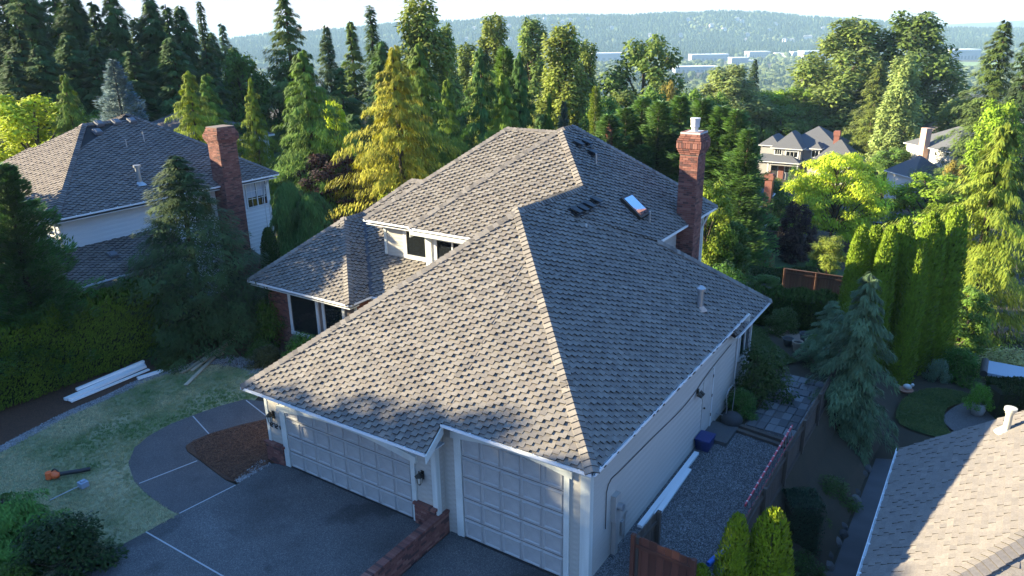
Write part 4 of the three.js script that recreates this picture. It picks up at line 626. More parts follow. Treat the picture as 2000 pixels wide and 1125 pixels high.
{ // slate roofed house at the right
  const g = -12.6, { h, L, ex, ey } = farHouse('slate_house', 'white house with dark slate roof and tall chimney at the right', 'house', 10.7, 111.5, 0.75, g, [[0, 10, 0, 11, -5.3, 0.58], [-5.6, 0.6, 0.4, 7, -8.7, 0.85], [4.5, 8.5, -1.6, 2, -6.2, 0.8]], [0.12, 0.125, 0.14], mat([0.62, 0.6, 0.56], 0.8));
  const fy = neg(ey), c = new MB(); c.prism([L(-0.6, 5.6, -2.5), L(0.3, 5.6, -2.5), L(0.3, 6.8, -2.5), L(-0.6, 6.8, -2.5)], new THREE.Vector3(0, -9, 0)); c.build('chimney', mat([0.5, 0.32, 0.24], 0.9), h);
  const a = new MB(), pts = []; for (let k = 0; k <= 10; k++) { const t = k / 10; pts.push(L(-4.6 + 3.1 * t, 0.72, -11 + 0.75 * Math.sin(Math.PI * t))); } a.prism([L(-4.6, 0.72, -12.5), ...[L(-1.5, 0.72, -12.5)], ...pts.reverse()], fy.clone().multiplyScalar(0.06)); a.build('garage_door', M.dark, h);
  windowAt(h, L(1.2, 0.35, -7.6), ex, fy, 1.3, 1.1, { cuts: [0.5] });
}
farHouse('brown_house', 'tan roofed house just behind the slate roofed house', 'house', 7.6, 152, 0.25, -14, [[-5, 4, 0, 10, -8.2, 0.65], [-1, 6, -3, 4, -8.6, 0.75]], [0.24, 0.19, 0.16], mat([0.5, 0.45, 0.4], 0.8));
farHouse('dark_house', 'farther house with dark blue grey roof above the tan roofed one', 'house', 9.5, 176, 0.3, -17, [[-5, 6, 0, 9, -9, 0.5]], [0.09, 0.1, 0.12], mat([0.45, 0.45, 0.45], 0.8));
farHouse('tan_house', 'low pale roof peeping between trees near the right edge', 'house', 17.5, 178, 0.1, -17, [[-5, 5, 0, 9, -10, 0.5]], [0.3, 0.28, 0.26], mat([0.5, 0.48, 0.45], 0.8));
farHouse('hidden_house', 'dark roof visible just above the left house ridge', 'house', -41, 24.2, 0, 0, [[-5, 5, -3, 6, 4.4, 0.5]], [0.09, 0.075, 0.075], M.sidingWhite);
farHouse('valley_house', 'house with pale roof edge among the trees below the warehouses', 'house', -62, 268, 0.2, -35, [[-10, 9, 0, 14, -26, 0.45]], [0.3, 0.27, 0.25], mat([0.5, 0.47, 0.44], 0.8));
farHouse('shed_house', 'small dark roof beside the little brick chimney behind the tan fence', 'house', -5.2, 63.5, 0.1, -9, [[-4, 2.2, 0, 7, -5.0, 0.6]], [0.08, 0.085, 0.09], M.sidingWhite);
for (const [u, v, zt, lab] of [[-2.55, 63.3, -1.5, 'small brick chimney among bushes above the grey board fence'], [-10.1, 42.2, 5.0, 'thin brick chimney just right of the main roof peak']]) {
  const c = thing('brick_chimney', lab, 'chimney', u, v, zt - 6), b = new MB(), r = rng(3); const k = v > 50 ? 0.36 : 0.2; b.box(u - k, u + k, v - k, v + k, zt - 5, zt - 0.6); b.box(u - k * 1.25, u + k * 1.25, v - k * 1.25, v + k * 1.25, zt - 0.6, zt - 0.15); b.box(u - k, u + k, v - k, v + k, zt - 0.15, zt); b.build('shaft', BRICK[1], c); const p = new MB(); p.cyl(u, v, zt, zt + 0.25, 0.1); p.build('chimney_pot', BRICK[4], c);
}
// ---------------------------------------------------------------- fences
function fence(name, label, pts, h, m, o = {}) { // boards between points, each board a piece
  const f = thing(name, label, 'fence', pts[0][0], pts[0][1], pts[0][2]), r = rng(o.seed ?? 2), bw = o.bw ?? 0.14; f.userData.group = undefined; delete f.userData.group;
  const mats = [0.8, 1, 1.15, 0.92].map((k) => { const q = m.clone(); q.color = m.color.clone().multiplyScalar(k); return q; });
  for (let i = 0; i + 1 < pts.length; i++) {
    const a = W(...pts[i]), b = W(...pts[i + 1]), L = a.distanceTo(b), d = b.clone().sub(a), ex = d.clone().setY(0).normalize(), en = new THREE.Vector3().crossVectors(ex, EZ);
    for (let s = 0; s < L - 0.05; s += bw) { const P = a.clone().lerp(b, (s + bw / 2) / L), hh = h * (1 + 0.02 * (r() - 0.5)); P.y += hh / 2; piece('board', UNIT, mats[Math.floor(r() * 4)], f, new THREE.Matrix4().makeBasis(ex.clone().multiplyScalar(bw - 0.012), EZ.clone().multiplyScalar(hh), en.clone().multiplyScalar(0.02 + 0.006 * r())).setPosition(P)); }
    const rb = new MB(); for (const k of [0.2, 0.85]) rb.bar(a.clone().addScaledVector(EZ, h * k).addScaledVector(en, 0.04), b.clone().addScaledVector(EZ, h * k).addScaledVector(en, 0.04), 0.05, 0.09); rb.build('rail', mats[0], f);
    for (let s = 0; s <= L + 0.01; s += L / Math.max(1, Math.round(L / 2.4))) { const P = a.clone().lerp(b, s / L).addScaledVector(en, 0.07); P.y += (h + 0.06) / 2; piece('post', UNIT, mats[3], f, new THREE.Matrix4().makeBasis(ex.clone().multiplyScalar(0.1), EZ.clone().multiplyScalar(h + 0.06), en.clone().multiplyScalar(0.1)).setPosition(P)); }
    if (o.cap) { const k = new MB(); k.bar(a.clone().addScaledVector(EZ, h + 0.02), b.clone().addScaledVector(EZ, h + 0.02), 0.14, 0.04); k.build('cap_rail', mats[1], f); }
  }
  return f;
}
fence('board_fence', 'weathered brown board fence between gravel yard and right neighbour', [[12.82, 2.6, -0.3], [12.84, 7, -0.3], [12.9, 13.2, -0.3], [12.7, 16, -0.3]], 1.35, M.greywood, { seed: 5 });
fence('red_gate', 'reddish board gate section closing the gravel yard near the camera', [[10.95, 0.85, -0.2], [12.45, 0.75, -0.2]], 1.62, M.redwood, { bw: 0.19, seed: 8 });
fence('grey_gate', 'weathered open gate leaf hinged to the red gate', [[10.95, 0.85, -0.2], [11.0, 2.0, -0.2]], 1.55, M.greywood, { bw: 0.15, seed: 9 });
fence('tan_fence', 'grey board fence behind the blue pool', [[-3.9, 57.6, -7.8], [2.6, 56.2, -7.2]], 1.8, M.greywood, { bw: 0.2, seed: 3, cap: true });
fence('brown_fence', 'reddish brown fence climbing away beyond the pool', [[-4.6, 62, -8.2], [-4.4, 77, -9.2]], 1.8, M.brownwood, { bw: 0.3, seed: 4 });
fence('dark_fence', 'dark brown fence below the small leaning pine', [[7.0, 30.9, -2.5], [10.3, 32.3, -2.9]], 1.5, M.brownwood, { bw: 0.17, seed: 6, cap: true });
// ---------------------------------------------------------------- things in the yards
{ // aluminium ladder with red rails lying along the fence top
  const l = thing('ladder', 'red railed extension ladder hung along the top of the board fence', 'ladder', 12.6, 7.6, 1), a = W(12.62, 4.0, 0.95), b = W(12.66, 8.6, 1.05), s = new MB(), off = new THREE.Vector3(0.02, 0.36, 0);
  s.bar(a, b, 0.035, 0.08); s.bar(a.clone().add(W(0.05, 0, -0.38)), b.clone().add(W(0.05, 0, -0.38)), 0.035, 0.08); s.build('rail', mat([0.5, 0.05, 0.06], 0.5), l);
  const g = new THREE.CylinderGeometry(0.017, 0.017, 0.4, 6); for (let k = 0; k < 15; k++) { const q = a.clone().lerp(b, (k + 0.5) / 15); piece('rung', g, M.metal, l, new THREE.Matrix4().makeRotationZ(0.12).setPosition(q.add(W(0.03, 0, -0.19)))); const c = a.clone().lerp(b, (k + 0.5) / 15); piece('rung_end', UNIT, M.white, l, new THREE.Matrix4().makeScale(0.05, 0.035, 0.035).setPosition(c.add(W(0, 0, 0.03)))); }
}
function planks(name, label, group, list, m) { list.forEach(([a, b, w, t, lab]) => { const A = W(...a), B = W(...b), o = thing(name, lab ?? label, 'board', ...a, ); o.position.copy(A); o.base = A.clone(); if (group && !lab) o.userData.group = group; new MB().bar(A, B, w, t).build('plank', m, o); }); }
planks('gutter_length', null, null, [[[-10.55, -1.45, 0.09], [-10.85, 1.85, 0.1], 0.14, 0.1, 'longest white gutter length in the pile by the hedge'], [[-10.4, -1.42, 0.1], [-10.6, 1.75, 0.12], 0.13, 0.09, 'second white gutter length lying against the longest one'], [[-10.25, -1.4, 0.06], [-10.3, 1.7, 0.08], 0.13, 0.05, 'flat white strip on the lawn side of the gutter pile'], [[-10.75, -0.9, 0.2], [-10.95, 1.9, 0.2], 0.12, 0.09, 'white gutter length on top of the pile by the hedge'], [[-9.95, 1.0, 0.06], [-9.78, 1.95, 0.06], 0.16, 0.09, 'short white offcut beside the gutter pile']], M.gutter);
planks('timber_board', null, null, [[[-8.97, 2.2, 0.05], [-9.19, 4.4, 0.05], 0.14, 0.04, 'dark edged grey board nearest the hedge of the lumber pile'], [[-7.84, 1.64, 0.05], [-10.31, 6.03, 0.12], 0.15, 0.04, 'longest pale board reaching from lawn into the bed'], [[-8.89, 2.31, 0.1], [-9.83, 5.31, 0.14], 0.14, 0.04, 'middle pale board of the lumber pile'], [[-8.6, 2.45, 0.14], [-9.75, 5.2, 0.2], 0.12, 0.035, 'board lying on top of the lumber pile'], [[-9.26, 2.53, 0.03], [-10.07, 4.34, 0.03], 0.06, 0.04, 'thin brown strip beside the lumber pile']], M.pine);
planks('downspout_length', null, null, [[[10.22, 2.9, 0.05], [10.22, 7.2, 0.05], 0.15, 0.08, 'long white gutter lying at the foot of the right wall'], [[10.4, 3.6, 0.05], [10.34, 6.2, 0.05], 0.16, 0.06, 'wider white strip beside the long gutter at the right wall']], M.gutter);
{ const s = thing('door_step', 'dark concrete slab below the side door', 'step', 10.4, 8.8, 0); new MB().box(9.99, 10.85, 8.15, 9.35, -0.1, 0.1).build('slab', G.slab, s); }
planks('landscape_timber', null, null, [[[10.8, 9.28, 0.0], [12.6, 9.02, 0.0], 0.16, 0.14, 'grey landscape timber edging the gravel below the stone steps'], [[10.85, 9.5, 0.06], [12.65, 9.25, 0.06], 0.16, 0.14, 'upper landscape timber just behind the first']], M.greywood);
{ // stone steps of small setts
  const s = thing('stone_steps', 'dark stone stepping path climbing beside the big shrub', 'path', 11.9, 12, 0), r = rng(12), ms = [0.12, 0.16, 0.2, 0.25].map((k) => mat([k, k, k * 1.02], 0.9, { map: granule }));
  for (let j = 0; j < 9; j++) for (let i = 0; i < 6; i++) { const v = 9.75 + j * 0.52, u = 11.0 + (j > 5 ? (j - 5) * 0.12 : 0) + i * 0.29 + 0.04 * r(); if (u > 12.66) continue; piece('paving_stone', UNIT, ms[Math.floor(r() * 4)], s, boxAt(u, u + 0.27, v, v + 0.46 + 0.03 * r(), -0.2, 0.02 + 0.03 * r() + (i % 2) * 0.005)); }
}
{ const c = thing('storage_tote', 'dark blue plastic tote beside the door slab', 'tote', 10.2, 7.75, 0), b = new MB(), m = mat([0.02, 0.035, 0.14], 0.45); b.geo(new THREE.CylinderGeometry(0.43, 0.36, 0.36, 4, 1).rotateY(Math.PI / 4).scale(0.75, 1, 1.0).translate(10.28, 0.16, -7.75)); b.build('tub', m, c); const k = new MB(); k.geo(new THREE.CylinderGeometry(0.45, 0.46, 0.05, 4, 1).rotateY(Math.PI / 4).scale(0.76, 1, 1.0).translate(10.28, 0.36, -7.75)); k.build('lid', m, c); }
{ const c = thing('stone_heap', 'dark rounded lump under a cover at the corner of the door slab', 'heap', 10.55, 9.55, 0), b = new MB(); b.geo(new THREE.IcosahedronGeometry(0.36, 2).scale(1, 0.75, 1).translate(10.55, 0.18, -9.6)); b.build('heap_body', mat([0.05, 0.05, 0.052], 0.8, { map: granule }), c); }
{ const c = thing('plastic_lid', 'dark flat plastic bin lying in the gravel near the red gate', 'bin', 11.75, 2.0, -0.1), b = new MB(); b.prism([W(11.3, 1.75, 0.06), W(12.1, 1.75, 0.1), W(12.1, 2.2, 0.12), W(11.3, 2.2, 0.08)], new THREE.Vector3(0, -0.12, 0)); b.build('lid', mat([0.05, 0.055, 0.06], 0.5), c); const k = new MB(); k.bar(W(11.35, 1.97, 0.1), W(12.05, 1.97, 0.14), 0.05, 0.03); k.build('handle', M.dark, c); }
{ const c = thing('blue_tarp_roll', 'bright blue rolled tarp edge behind the golden arborvitae', 'tarp', 12.35, 2.9, 0), b = new MB(); b.tube([W(12.3, 2.3, 0.15), W(12.42, 2.8, 0.2), W(12.5, 3.3, 0.15)], 0.07); b.build('roll', mat([0.03, 0.16, 0.6], 0.5), c); }
{ // leaf blower on the lawn
  const c = thing('leaf_blower', 'orange leaf blower with black tube lying on the lawn', 'leaf blower', -5.6, -4.2, 0.1), b = new MB(); b.geo(new THREE.SphereGeometry(0.15, 12, 8).scale(1.2, 0.8, 0.9).translate(-5.68, 0.14, 4.24)); b.geo(new THREE.CylinderGeometry(0.1, 0.12, 0.2, 10).translate(-5.8, 0.14, 4.35)); b.build('motor', mat([0.75, 0.13, 0.03], 0.5), c); const t = new MB(); t.tube([W(-5.58, -4.14, 0.14), W(-5.4, -3.95, 0.15), W(-5.28, -3.72, 0.12), W(-5.2, -3.45, 0.07)], 0.065, 16, 8); t.tube([W(-5.78, -4.3, 0.2), W(-5.7, -4.22, 0.32), W(-5.58, -4.16, 0.22)], 0.02); t.build('blower_tube', M.dark, c);
}
{ const c = thing('edger_tool', 'grey boxed garden tool with thin shaft on the lawn', 'garden tool', -4.5, -4.05, 0.05), b = new MB(); b.box(-4.6, -4.36, -4.15, -3.93, 0.03, 0.2); b.box(-4.52, -4.42, -4.1, -3.98, 0.2, 0.25); b.build('head', mat([0.28, 0.34, 0.42], 0.4), c); const s = new MB(); s.tube([W(-4.5, -4.15, 0.1), W(-4.55, -4.6, 0.08), W(-4.6, -4.95, 0.05)], 0.016); s.build('shaft', M.metal, c); }
[[10.93, 16.9, 0.21, 0.42, [0.46, 0.36, 0.28], 'tan plant pot at the front of the terrace group'], [10.45, 17.35, 0.22, 0.3, [0.07, 0.08, 0.08], 'low dark pot at the left of the terrace group'], [10.95, 18.2, 0.24, 0.38, [0.09, 0.1, 0.11], 'dark barrel pot at the back of the terrace group'], [11.3, 17.45, 0.2, 0.4, [0.5, 0.46, 0.36], 'pale cream pot right of the dark barrel pot'], [11.55, 17.0, 0.2, 0.36, [0.4, 0.36, 0.3], 'greyish pot holding a leafy sprout'], [11.2, 16.7, 0.15, 0.22, [0.4, 0.27, 0.18], 'small terracotta pot beside the tan pot']].forEach(([u, v, r, h, c, lab]) => {
  const z = ground(u, v), p = thing('plant_pot', lab, 'plant pot', u, v, z), b = new MB(), prof = [[0.001, 0], [r * 0.72, 0], [r * 0.95, h * 0.86], [r * 1.06, h * 0.87], [r * 1.06, h], [r * 0.9, h], [r * 0.88, h * 0.82], [0.001, h * 0.82]].map((q) => new THREE.Vector2(q[0], q[1])); b.geo(new THREE.LatheGeometry(prof, 20).translate(u, z, -v)); b.build('pot', mat(c, 0.85, { map: paintMap }), p); const s = new MB(); s.geo(new THREE.CylinderGeometry(r * 0.88, r * 0.88, 0.02, 16).translate(u, z + h * 0.84, -v)); s.build('soil', mat([0.03, 0.022, 0.016], 1), p);
});
{ // above-ground pool
  const u = -0.9, v = 51.6, z = -7.4, p = thing('garden_pool', 'bright blue above ground pool before the grey board fence', 'pool', u, v, z), b = new MB(); b.geo(new THREE.CylinderGeometry(1.9, 1.9, 1.1, 28, 1, true).scale(1, 1, 0.8).translate(u, z + 0.55, -v)); b.build('pool_wall', mat([0.02, 0.1, 0.42], 0.5), p); const w = new MB(); w.geo(new THREE.CylinderGeometry(1.86, 1.86, 0.04, 28).scale(1, 1, 0.8).translate(u, z + 0.98, -v)); w.build('pool_water', mat([0.02, 0.2, 0.62], 0.12), p); const r = new MB(); r.geo(new THREE.TorusGeometry(1.92, 0.07, 6, 28).rotateX(Math.PI / 2).scale(1, 1, 0.8).translate(u, z + 1.1, -v)); r.build('pool_rim', mat([0.05, 0.17, 0.5], 0.4), p);
}
{ // parked blue car before the grey house
  const u = -11.3, v = 117.2, g = ground(u, v), c = thing('parked_car', 'blue and white parked car half hidden by the locust tree', 'car', u, v, g), Lx = (x, y, z) => W(u + x, v + y, g + z);
  const side = [[-0.9, -2.1, 0.3], [-0.9, -2.1, 0.75], [-0.9, -1.2, 0.9], [-0.9, -0.6, 1.4], [-0.9, 1.1, 1.42], [-0.9, 1.9, 0.95], [-0.9, 2.1, 0.85], [-0.9, 2.1, 0.3]].map((q) => Lx(...q)); const b = new MB(); b.prism(side, W(1.8, 0, 0)); b.build('body', mat([0.55, 0.6, 0.68], 0.3, { metalness: 0.3 }), c);
  const w = new MB(); w.prism([Lx(-0.8, -1.22, 0.94), Lx(0.8, -1.22, 0.94), Lx(0.72, -0.66, 1.39), Lx(-0.72, -0.66, 1.39)], W(0, -0.03, 0.02)); w.build('windscreen', mat([0.02, 0.05, 0.16], 0.1), c);
  const k = new MB(); for (const x of [-0.88, 0.88]) for (const y of [-1.3, 1.3]) k.geo(new THREE.CylinderGeometry(0.33, 0.33, 0.2, 16).rotateZ(Math.PI / 2).translate(u + x, g + 0.33, -(v + y))); k.build('wheel', M.black, c);
}
{ // garden shelter and barrel at the right edge
  const c = thing('garden_shelter', 'flat roofed garden shelter with grey awning at the right edge', 'shelter', 18.2, 22, -1.9), b = new MB(); b.box(17.5, 20.5, 21.2, 22.6, -1.22, -1.1); b.build('awning', mat([0.3, 0.36, 0.42], 0.5), c); const e = new MB(); e.geo(new THREE.CylinderGeometry(0.14, 0.14, 1.5, 12).rotateX(Math.PI / 2).translate(17.5, -1.16, -21.9)); e.build('roller', M.dark, c); const p = new MB(); p.box(17.75, 17.85, 21.3, 21.4, -1.95, -1.2); p.box(20.2, 20.3, 21.3, 21.4, -1.95, -1.2); p.box(17.75, 17.85, 22.4, 22.5, -1.95, -1.2); p.build('post', M.dark, c);
  const q = thing('barrel_planter', 'pale barrel planter with a leafy plant behind the right roof', 'planter', 17.5, 18.6, -1.85), d = new MB(); d.geo(new THREE.LatheGeometry([[0.001, 0], [0.2, 0], [0.27, 0.25], [0.24, 0.5], [0.2, 0.5], [0.2, 0.42], [0.001, 0.42]].map((k) => new THREE.Vector2(...k)), 18).translate(17.5, -1.85, -18.6)); d.build('barrel', mat([0.4, 0.4, 0.38], 0.7, { map: paintMap }), q);
}
{ // rocks edging the lower bed
  const r = rng(44), g = new THREE.IcosahedronGeometry(1, 1), p = g.attributes.position; for (let i = 0; i < p.count; i++) { const k = 0.82 + 0.3 * vnoise(p.getX(i) * 2.1 + 9, p.getY(i) * 2.1 + p.getZ(i) * 1.7, 4); p.setXYZ(i, p.getX(i) * k, p.getY(i) * k, p.getZ(i) * k); } g.computeVertexNormals(); const ms = [0.06, 0.09, 0.13].map((k) => mat([k, k * 0.97, k * 0.94], 0.95, { map: granule }));
  for (let k = 0; k < 17; k++) { const v = 5.6 + k * 0.42, u = 14.42 + 0.12 * Math.sin(k * 1.3), o = new THREE.Mesh(g, ms[k % 3]); shade(o); o.name = numbered('border_rock'); o.position.copy(W(u, v, -1.86)); o.scale.set(0.13 + 0.1 * r(), 0.1 + 0.06 * r(), 0.15 + 0.1 * r()); o.rotation.y = r() * 6; tag(o, 'rough stone in the row edging the lower bed beside the dark strip', 'stone', 'border stones along the lower bed'); scene.add(o); }
}
{ const l = thing('garden_lantern', 'small pale post lantern beside the weeping juniper', 'lantern', -10.0, 8.2, 0), b = new MB(); b.cyl(-10, 8.2, 0, 1.7, 0.04); b.build('post', M.black, l); const h = new MB(); h.cyl(-10, 8.2, 1.7, 1.95, 0.08, 0.11, 6); h.build('lamp_head', mat([0.7, 0.68, 0.6], 0.3), l); const k = new MB(); k.cyl(-10, 8.2, 1.95, 2.08, 0.14, 0.02, 6); k.build('lamp_roof', M.black, l); }
{ const b = thing('garden_bird', 'white garden ornament on the dark bed right of the blue cedar', 'ornament', 14.95, 19.3, -1.85), m = new MB(); m.geo(new THREE.SphereGeometry(0.13, 10, 8).scale(1.3, 0.9, 0.8).translate(14.95, -1.62, -19.3)); m.geo(new THREE.SphereGeometry(0.07, 8, 6).translate(15.12, -1.5, -19.3)); m.build('figure', M.white, b); const d = new MB(); d.geo(new THREE.CylinderGeometry(0.3, 0.22, 0.1, 14).translate(14.9, -1.8, -19.3)); d.build('dish', mat([0.35, 0.16, 0.1], 0.8), b); }
// ---------------------------------------------------------------- the valley
const VB = [[-1115, 2375, 178, 24, 60, 'long pale warehouse left of the spreading cottonwood'], [-826, 2437, 119, 19, 50, 'long white warehouse right of the spreading cottonwood'], [-655, 1845, 104, 13, 40, 'low white warehouse nearest in the valley centre'], [-668, 2236, 48, 18, 40, 'small white building between the warehouses'], [-752, 2734, 73, 18, 60, 'bright roofed hall left of the highway ramp'], [-639, 2797, 33, 16, 40, 'small white block behind the highway ramp'], [-555, 2726, 99, 20, 60, 'pale hall right of the highway ramp'], [-130, 2654, 93, 27, 70, 'white warehouse by the green field at the right'], [-422, 887, 26, 9, 24, 'white building nearest below the spreading cottonwood'], [-386, 910, 21, 8, 20, 'second white building beside the nearest one'], [-657, 2302, 29, 9, 25, 'tiny low white shed in front of the valley halls'], [-1010, 3098, 33, 11, 30, 'farthest small white hall below the wooded ridge'], [-655, 3400, 80, 11, 30, 'pale hall at the foot of the wooded ridge']];
const dockMat = mat([0.18, 0.2, 0.24], 0.7);
VB.forEach(([u, v, w, hgt, dp, lab], i) => {
  const c = Math.cos(0.579), s = Math.sin(0.579), z = v < 1200 ? land(u, v) : -99.6, o = thing('warehouse', lab, 'warehouse', u, v, z), L = (x, y, q) => W(u + x * c - y * s, v + x * s + y * c, z + q), b = new MB(), r = new MB();
  b.prism([L(-w / 2, 0, hgt), L(w / 2, 0, hgt), L(w / 2, dp, hgt), L(-w / 2, dp, hgt)], new THREE.Vector3(0, -hgt - 4, 0)); b.build('wall', mat([0.3, 0.34, 0.38], 0.8), o);
  r.prism([L(-w / 2 - 0.5, -0.6, hgt), L(w / 2 + 0.5, -0.6, hgt), L(w / 2 + 0.5, dp, hgt), L(-w / 2 - 0.5, dp, hgt)], new THREE.Vector3(0, hgt * 0.12, 0)); r.build('roof', mat([0.85, 0.85, 0.83], 0.6), o);
  for (let x = -w / 2 + w * 0.06; x < w / 2 - w * 0.06; x += w / 9) piece('loading_door', UNIT, dockMat, o, new THREE.Matrix4().makeBasis(W(c, s, 0).multiplyScalar(w / 18), EZ.clone().multiplyScalar(hgt * 0.35), W(s, -c, 0).multiplyScalar(0.5)).setPosition(L(x + w / 36, -0.1, hgt * 0.28)));
});
{ const o = thing('highway_ramp', 'pale curved highway overpass in the valley', 'overpass', -650, 2650, -99), pts = [W(-830, 2866, -91), W(-751, 2867, -88), W(-652, 2654, -89), W(-560, 2420, -93), W(-468, 2172, -98)], cv = new THREE.CatmullRomCurve3(pts), b = new MB(), p = new MB(), N = 24; for (let k = 0; k < N; k++) { const A = cv.getPoint(k / N), B = cv.getPoint((k + 1) / N); b.bar(A, B, 22, 3.2); if (k % 3 === 0) p.bar(A.clone().setY(-100), A, 3, 6, EU); } b.build('road_deck', mat([0.6, 0.58, 0.55], 0.9), o); p.build('pier', mat([0.5, 0.49, 0.47], 0.9), o); }
patch('valley_field', [[-330, 2150], [60, 2050], [150, 2450], [-240, 2560]], -98.6, mat([0.16, 0.24, 0.07], 1), 'green field in the valley at the right');
patch('valley_field', [[-700, 1150], [-330, 1000], [-280, 1080], [-650, 1260]], (u, v) => land(u, Math.min(v, 999)) + 1, mat([0.4, 0.37, 0.22], 1), 'pale dry field in the valley');
{ // the wooded ridge and the valley woods, one mass each
  const tree = (() => { const b = new MB(), c = new THREE.ConeGeometry(0.3, 0.75, 6, 1, true).translate(0, 0.62, 0), d = new THREE.ConeGeometry(0.4, 0.6, 6, 1, true).translate(0, 0.34, 0); b.geo(c); b.geo(d); return b.geometry(); })();
  const round = (() => { const b = new MB(), g = new THREE.IcosahedronGeometry(0.5, 1), p = g.attributes.position; for (let i = 0; i < p.count; i++) { const k = 0.8 + 0.4 * vnoise(p.getX(i) * 4 + 3, p.getY(i) * 4 + p.getZ(i) * 3, 8); p.setXYZ(i, p.getX(i) * k, p.getY(i) * k, p.getZ(i) * k); } g.computeVertexNormals(); b.geo(g.translate(0, 0.5, 0)); return b.geometry(); })();
  const r = rng(99), wood = (n, d0, d1, k, con, h0, h1, skip) => { const a = []; let guard = 0; while (a.length < n && guard++ < n * 30) { const d = mix(d0, d1, r()), x = (r() * 2 - 1) * d * 0.8; if (skip && skip(x, d)) continue; const u = 16.7 + x * AX[0] + d * AF[0], v = -12.9 + x * AX[1] + d * AF[1]; a.push([u, v, ground(u, v) - 1, r() * 6, mix(h0, h1, r()), 0, 0, con ? 1 : 0.9]); } return a; };
  const blocked = (u, v) => VB.some((b) => Math.hypot(u - b[0], v - b[1]) < b[2] * 0.75 + 10);
  const toUV = (x, d) => [16.7 + x * AX[0] + d * AF[0], -12.9 + x * AX[1] + d * AF[1]];
  const free = (x, d) => { const [u, v] = toUV(x, d); return blocked(u, v) || VB.some((b) => { const bd = (b[0] - 16.7) * AF[0] + (b[1] + 12.9) * AF[1], ba = (b[0] - 16.7) * AX[0] + (b[1] + 12.9) * AX[1]; return d < bd && d > bd * 0.9 && Math.abs(x / d - ba / bd) < b[2] / bd * 0.62; }) || (u > -340 && u < 160 && v > 2040 && v < 2580); };
  const green = (a, b) => () => { const t = R0(), k = 0.75 + 0.5 * R0(); return rgb(mix(a[0], b[0], t) * k, mix(a[1], b[1], t) * k, mix(a[2], b[2], t) * k); };
  const homes = []; { const q = rng(17); while (homes.length < 34) { const d = 3180 + 480 * q(); homes.push([(-0.12 + 0.62 * q()) * d, d]); } }
  const yardOf = (x, d) => homes.some((h) => Math.abs(x - h[0]) < 13 && d < h[1] + 8 && d > h[1] - 60);
  scatter('far_forest', tree, mat([1, 1, 1], 1), wood(26000, 3000, 3820, 0, true, 16, 30, (x, d) => fbm(x / 140, d / 90, 77) > 0.6 || yardOf(x, d)), 'dark conifers covering the far ridge', green([0.01, 0.024, 0.012], [0.05, 0.08, 0.03]));
  scatter('far_forest', round, mat([1, 1, 1], 1), wood(9000, 2950, 3800, 0, false, 12, 20, yardOf), 'broadleaf woods on the far ridge', green([0.05, 0.08, 0.025], [0.11, 0.13, 0.045]));
  scatter('valley_wood', tree, mat([1, 1, 1], 1), wood(9000, 2780, 3150, 0, true, 22, 36, free), 'conifer belt along the valley bottom', green([0.016, 0.035, 0.016], [0.045, 0.07, 0.028]));
  scatter('valley_wood', round, mat([1, 1, 1], 1), wood(12000, 620, 2800, 0, false, 10, 22, (x, d) => free(x, d) || fbm(x / 130, d / 200, 55) < 0.44), 'broadleaf trees scattered over the valley floor', green([0.035, 0.06, 0.02], [0.1, 0.125, 0.04]));
  scatter('valley_wood', tree, mat([1, 1, 1], 1), wood(7000, 420, 2600, 0, true, 12, 22, (x, d) => free(x, d) || fbm(x / 110, d / 160, 58) < 0.5), 'conifers scattered over the near valley slope', green([0.018, 0.035, 0.014], [0.05, 0.075, 0.028]));
  // houses on the far ridge
  const hm = mat([0.62, 0.6, 0.58], 0.8), rm = mat([0.2, 0.2, 0.21], 0.9), wall = new MB().box(-7, 7, -5, 5, 0, 9).geometry(), rf = (() => { const b = new MB(); b.prism([W(-8, -6, 8.8), W(8, -6, 8.8), W(4, 0, 13), W(-4, 0, 13)], new THREE.Vector3(0, -0.3, 0)); b.prism([W(8, 6, 8.8), W(-8, 6, 8.8), W(-4, 0, 13), W(4, 0, 13)], new THREE.Vector3(0, -0.3, 0)); b.poly([W(8, -6, 8.8), W(8, 6, 8.8), W(4, 0, 13)]); b.poly([W(-8, 6, 8.8), W(-8, -6, 8.8), W(-4, 0, 13)]); return b.geometry(); })();
  let proto = null;
  for (const [x, d] of homes) { const [u, v] = toUV(x, d); let o; if (!proto) { proto = o = new THREE.Group(); for (const [n, g, m] of [['wall', wall, hm], ['roof', rf, rm]]) { const q = shade(new THREE.Mesh(g, m)); q.name = n; o.add(q); } } else o = proto.clone(); o.name = numbered('ridge_house'); o.position.copy(W(u, v, ground(u, v))); o.scale.setScalar(1.25); o.rotation.y = 0.6 + (r() - 0.5); tag(o, 'tiny pale house among the trees of the far ridge', 'house', 'houses on the far wooded ridge'); scene.add(o); }
}

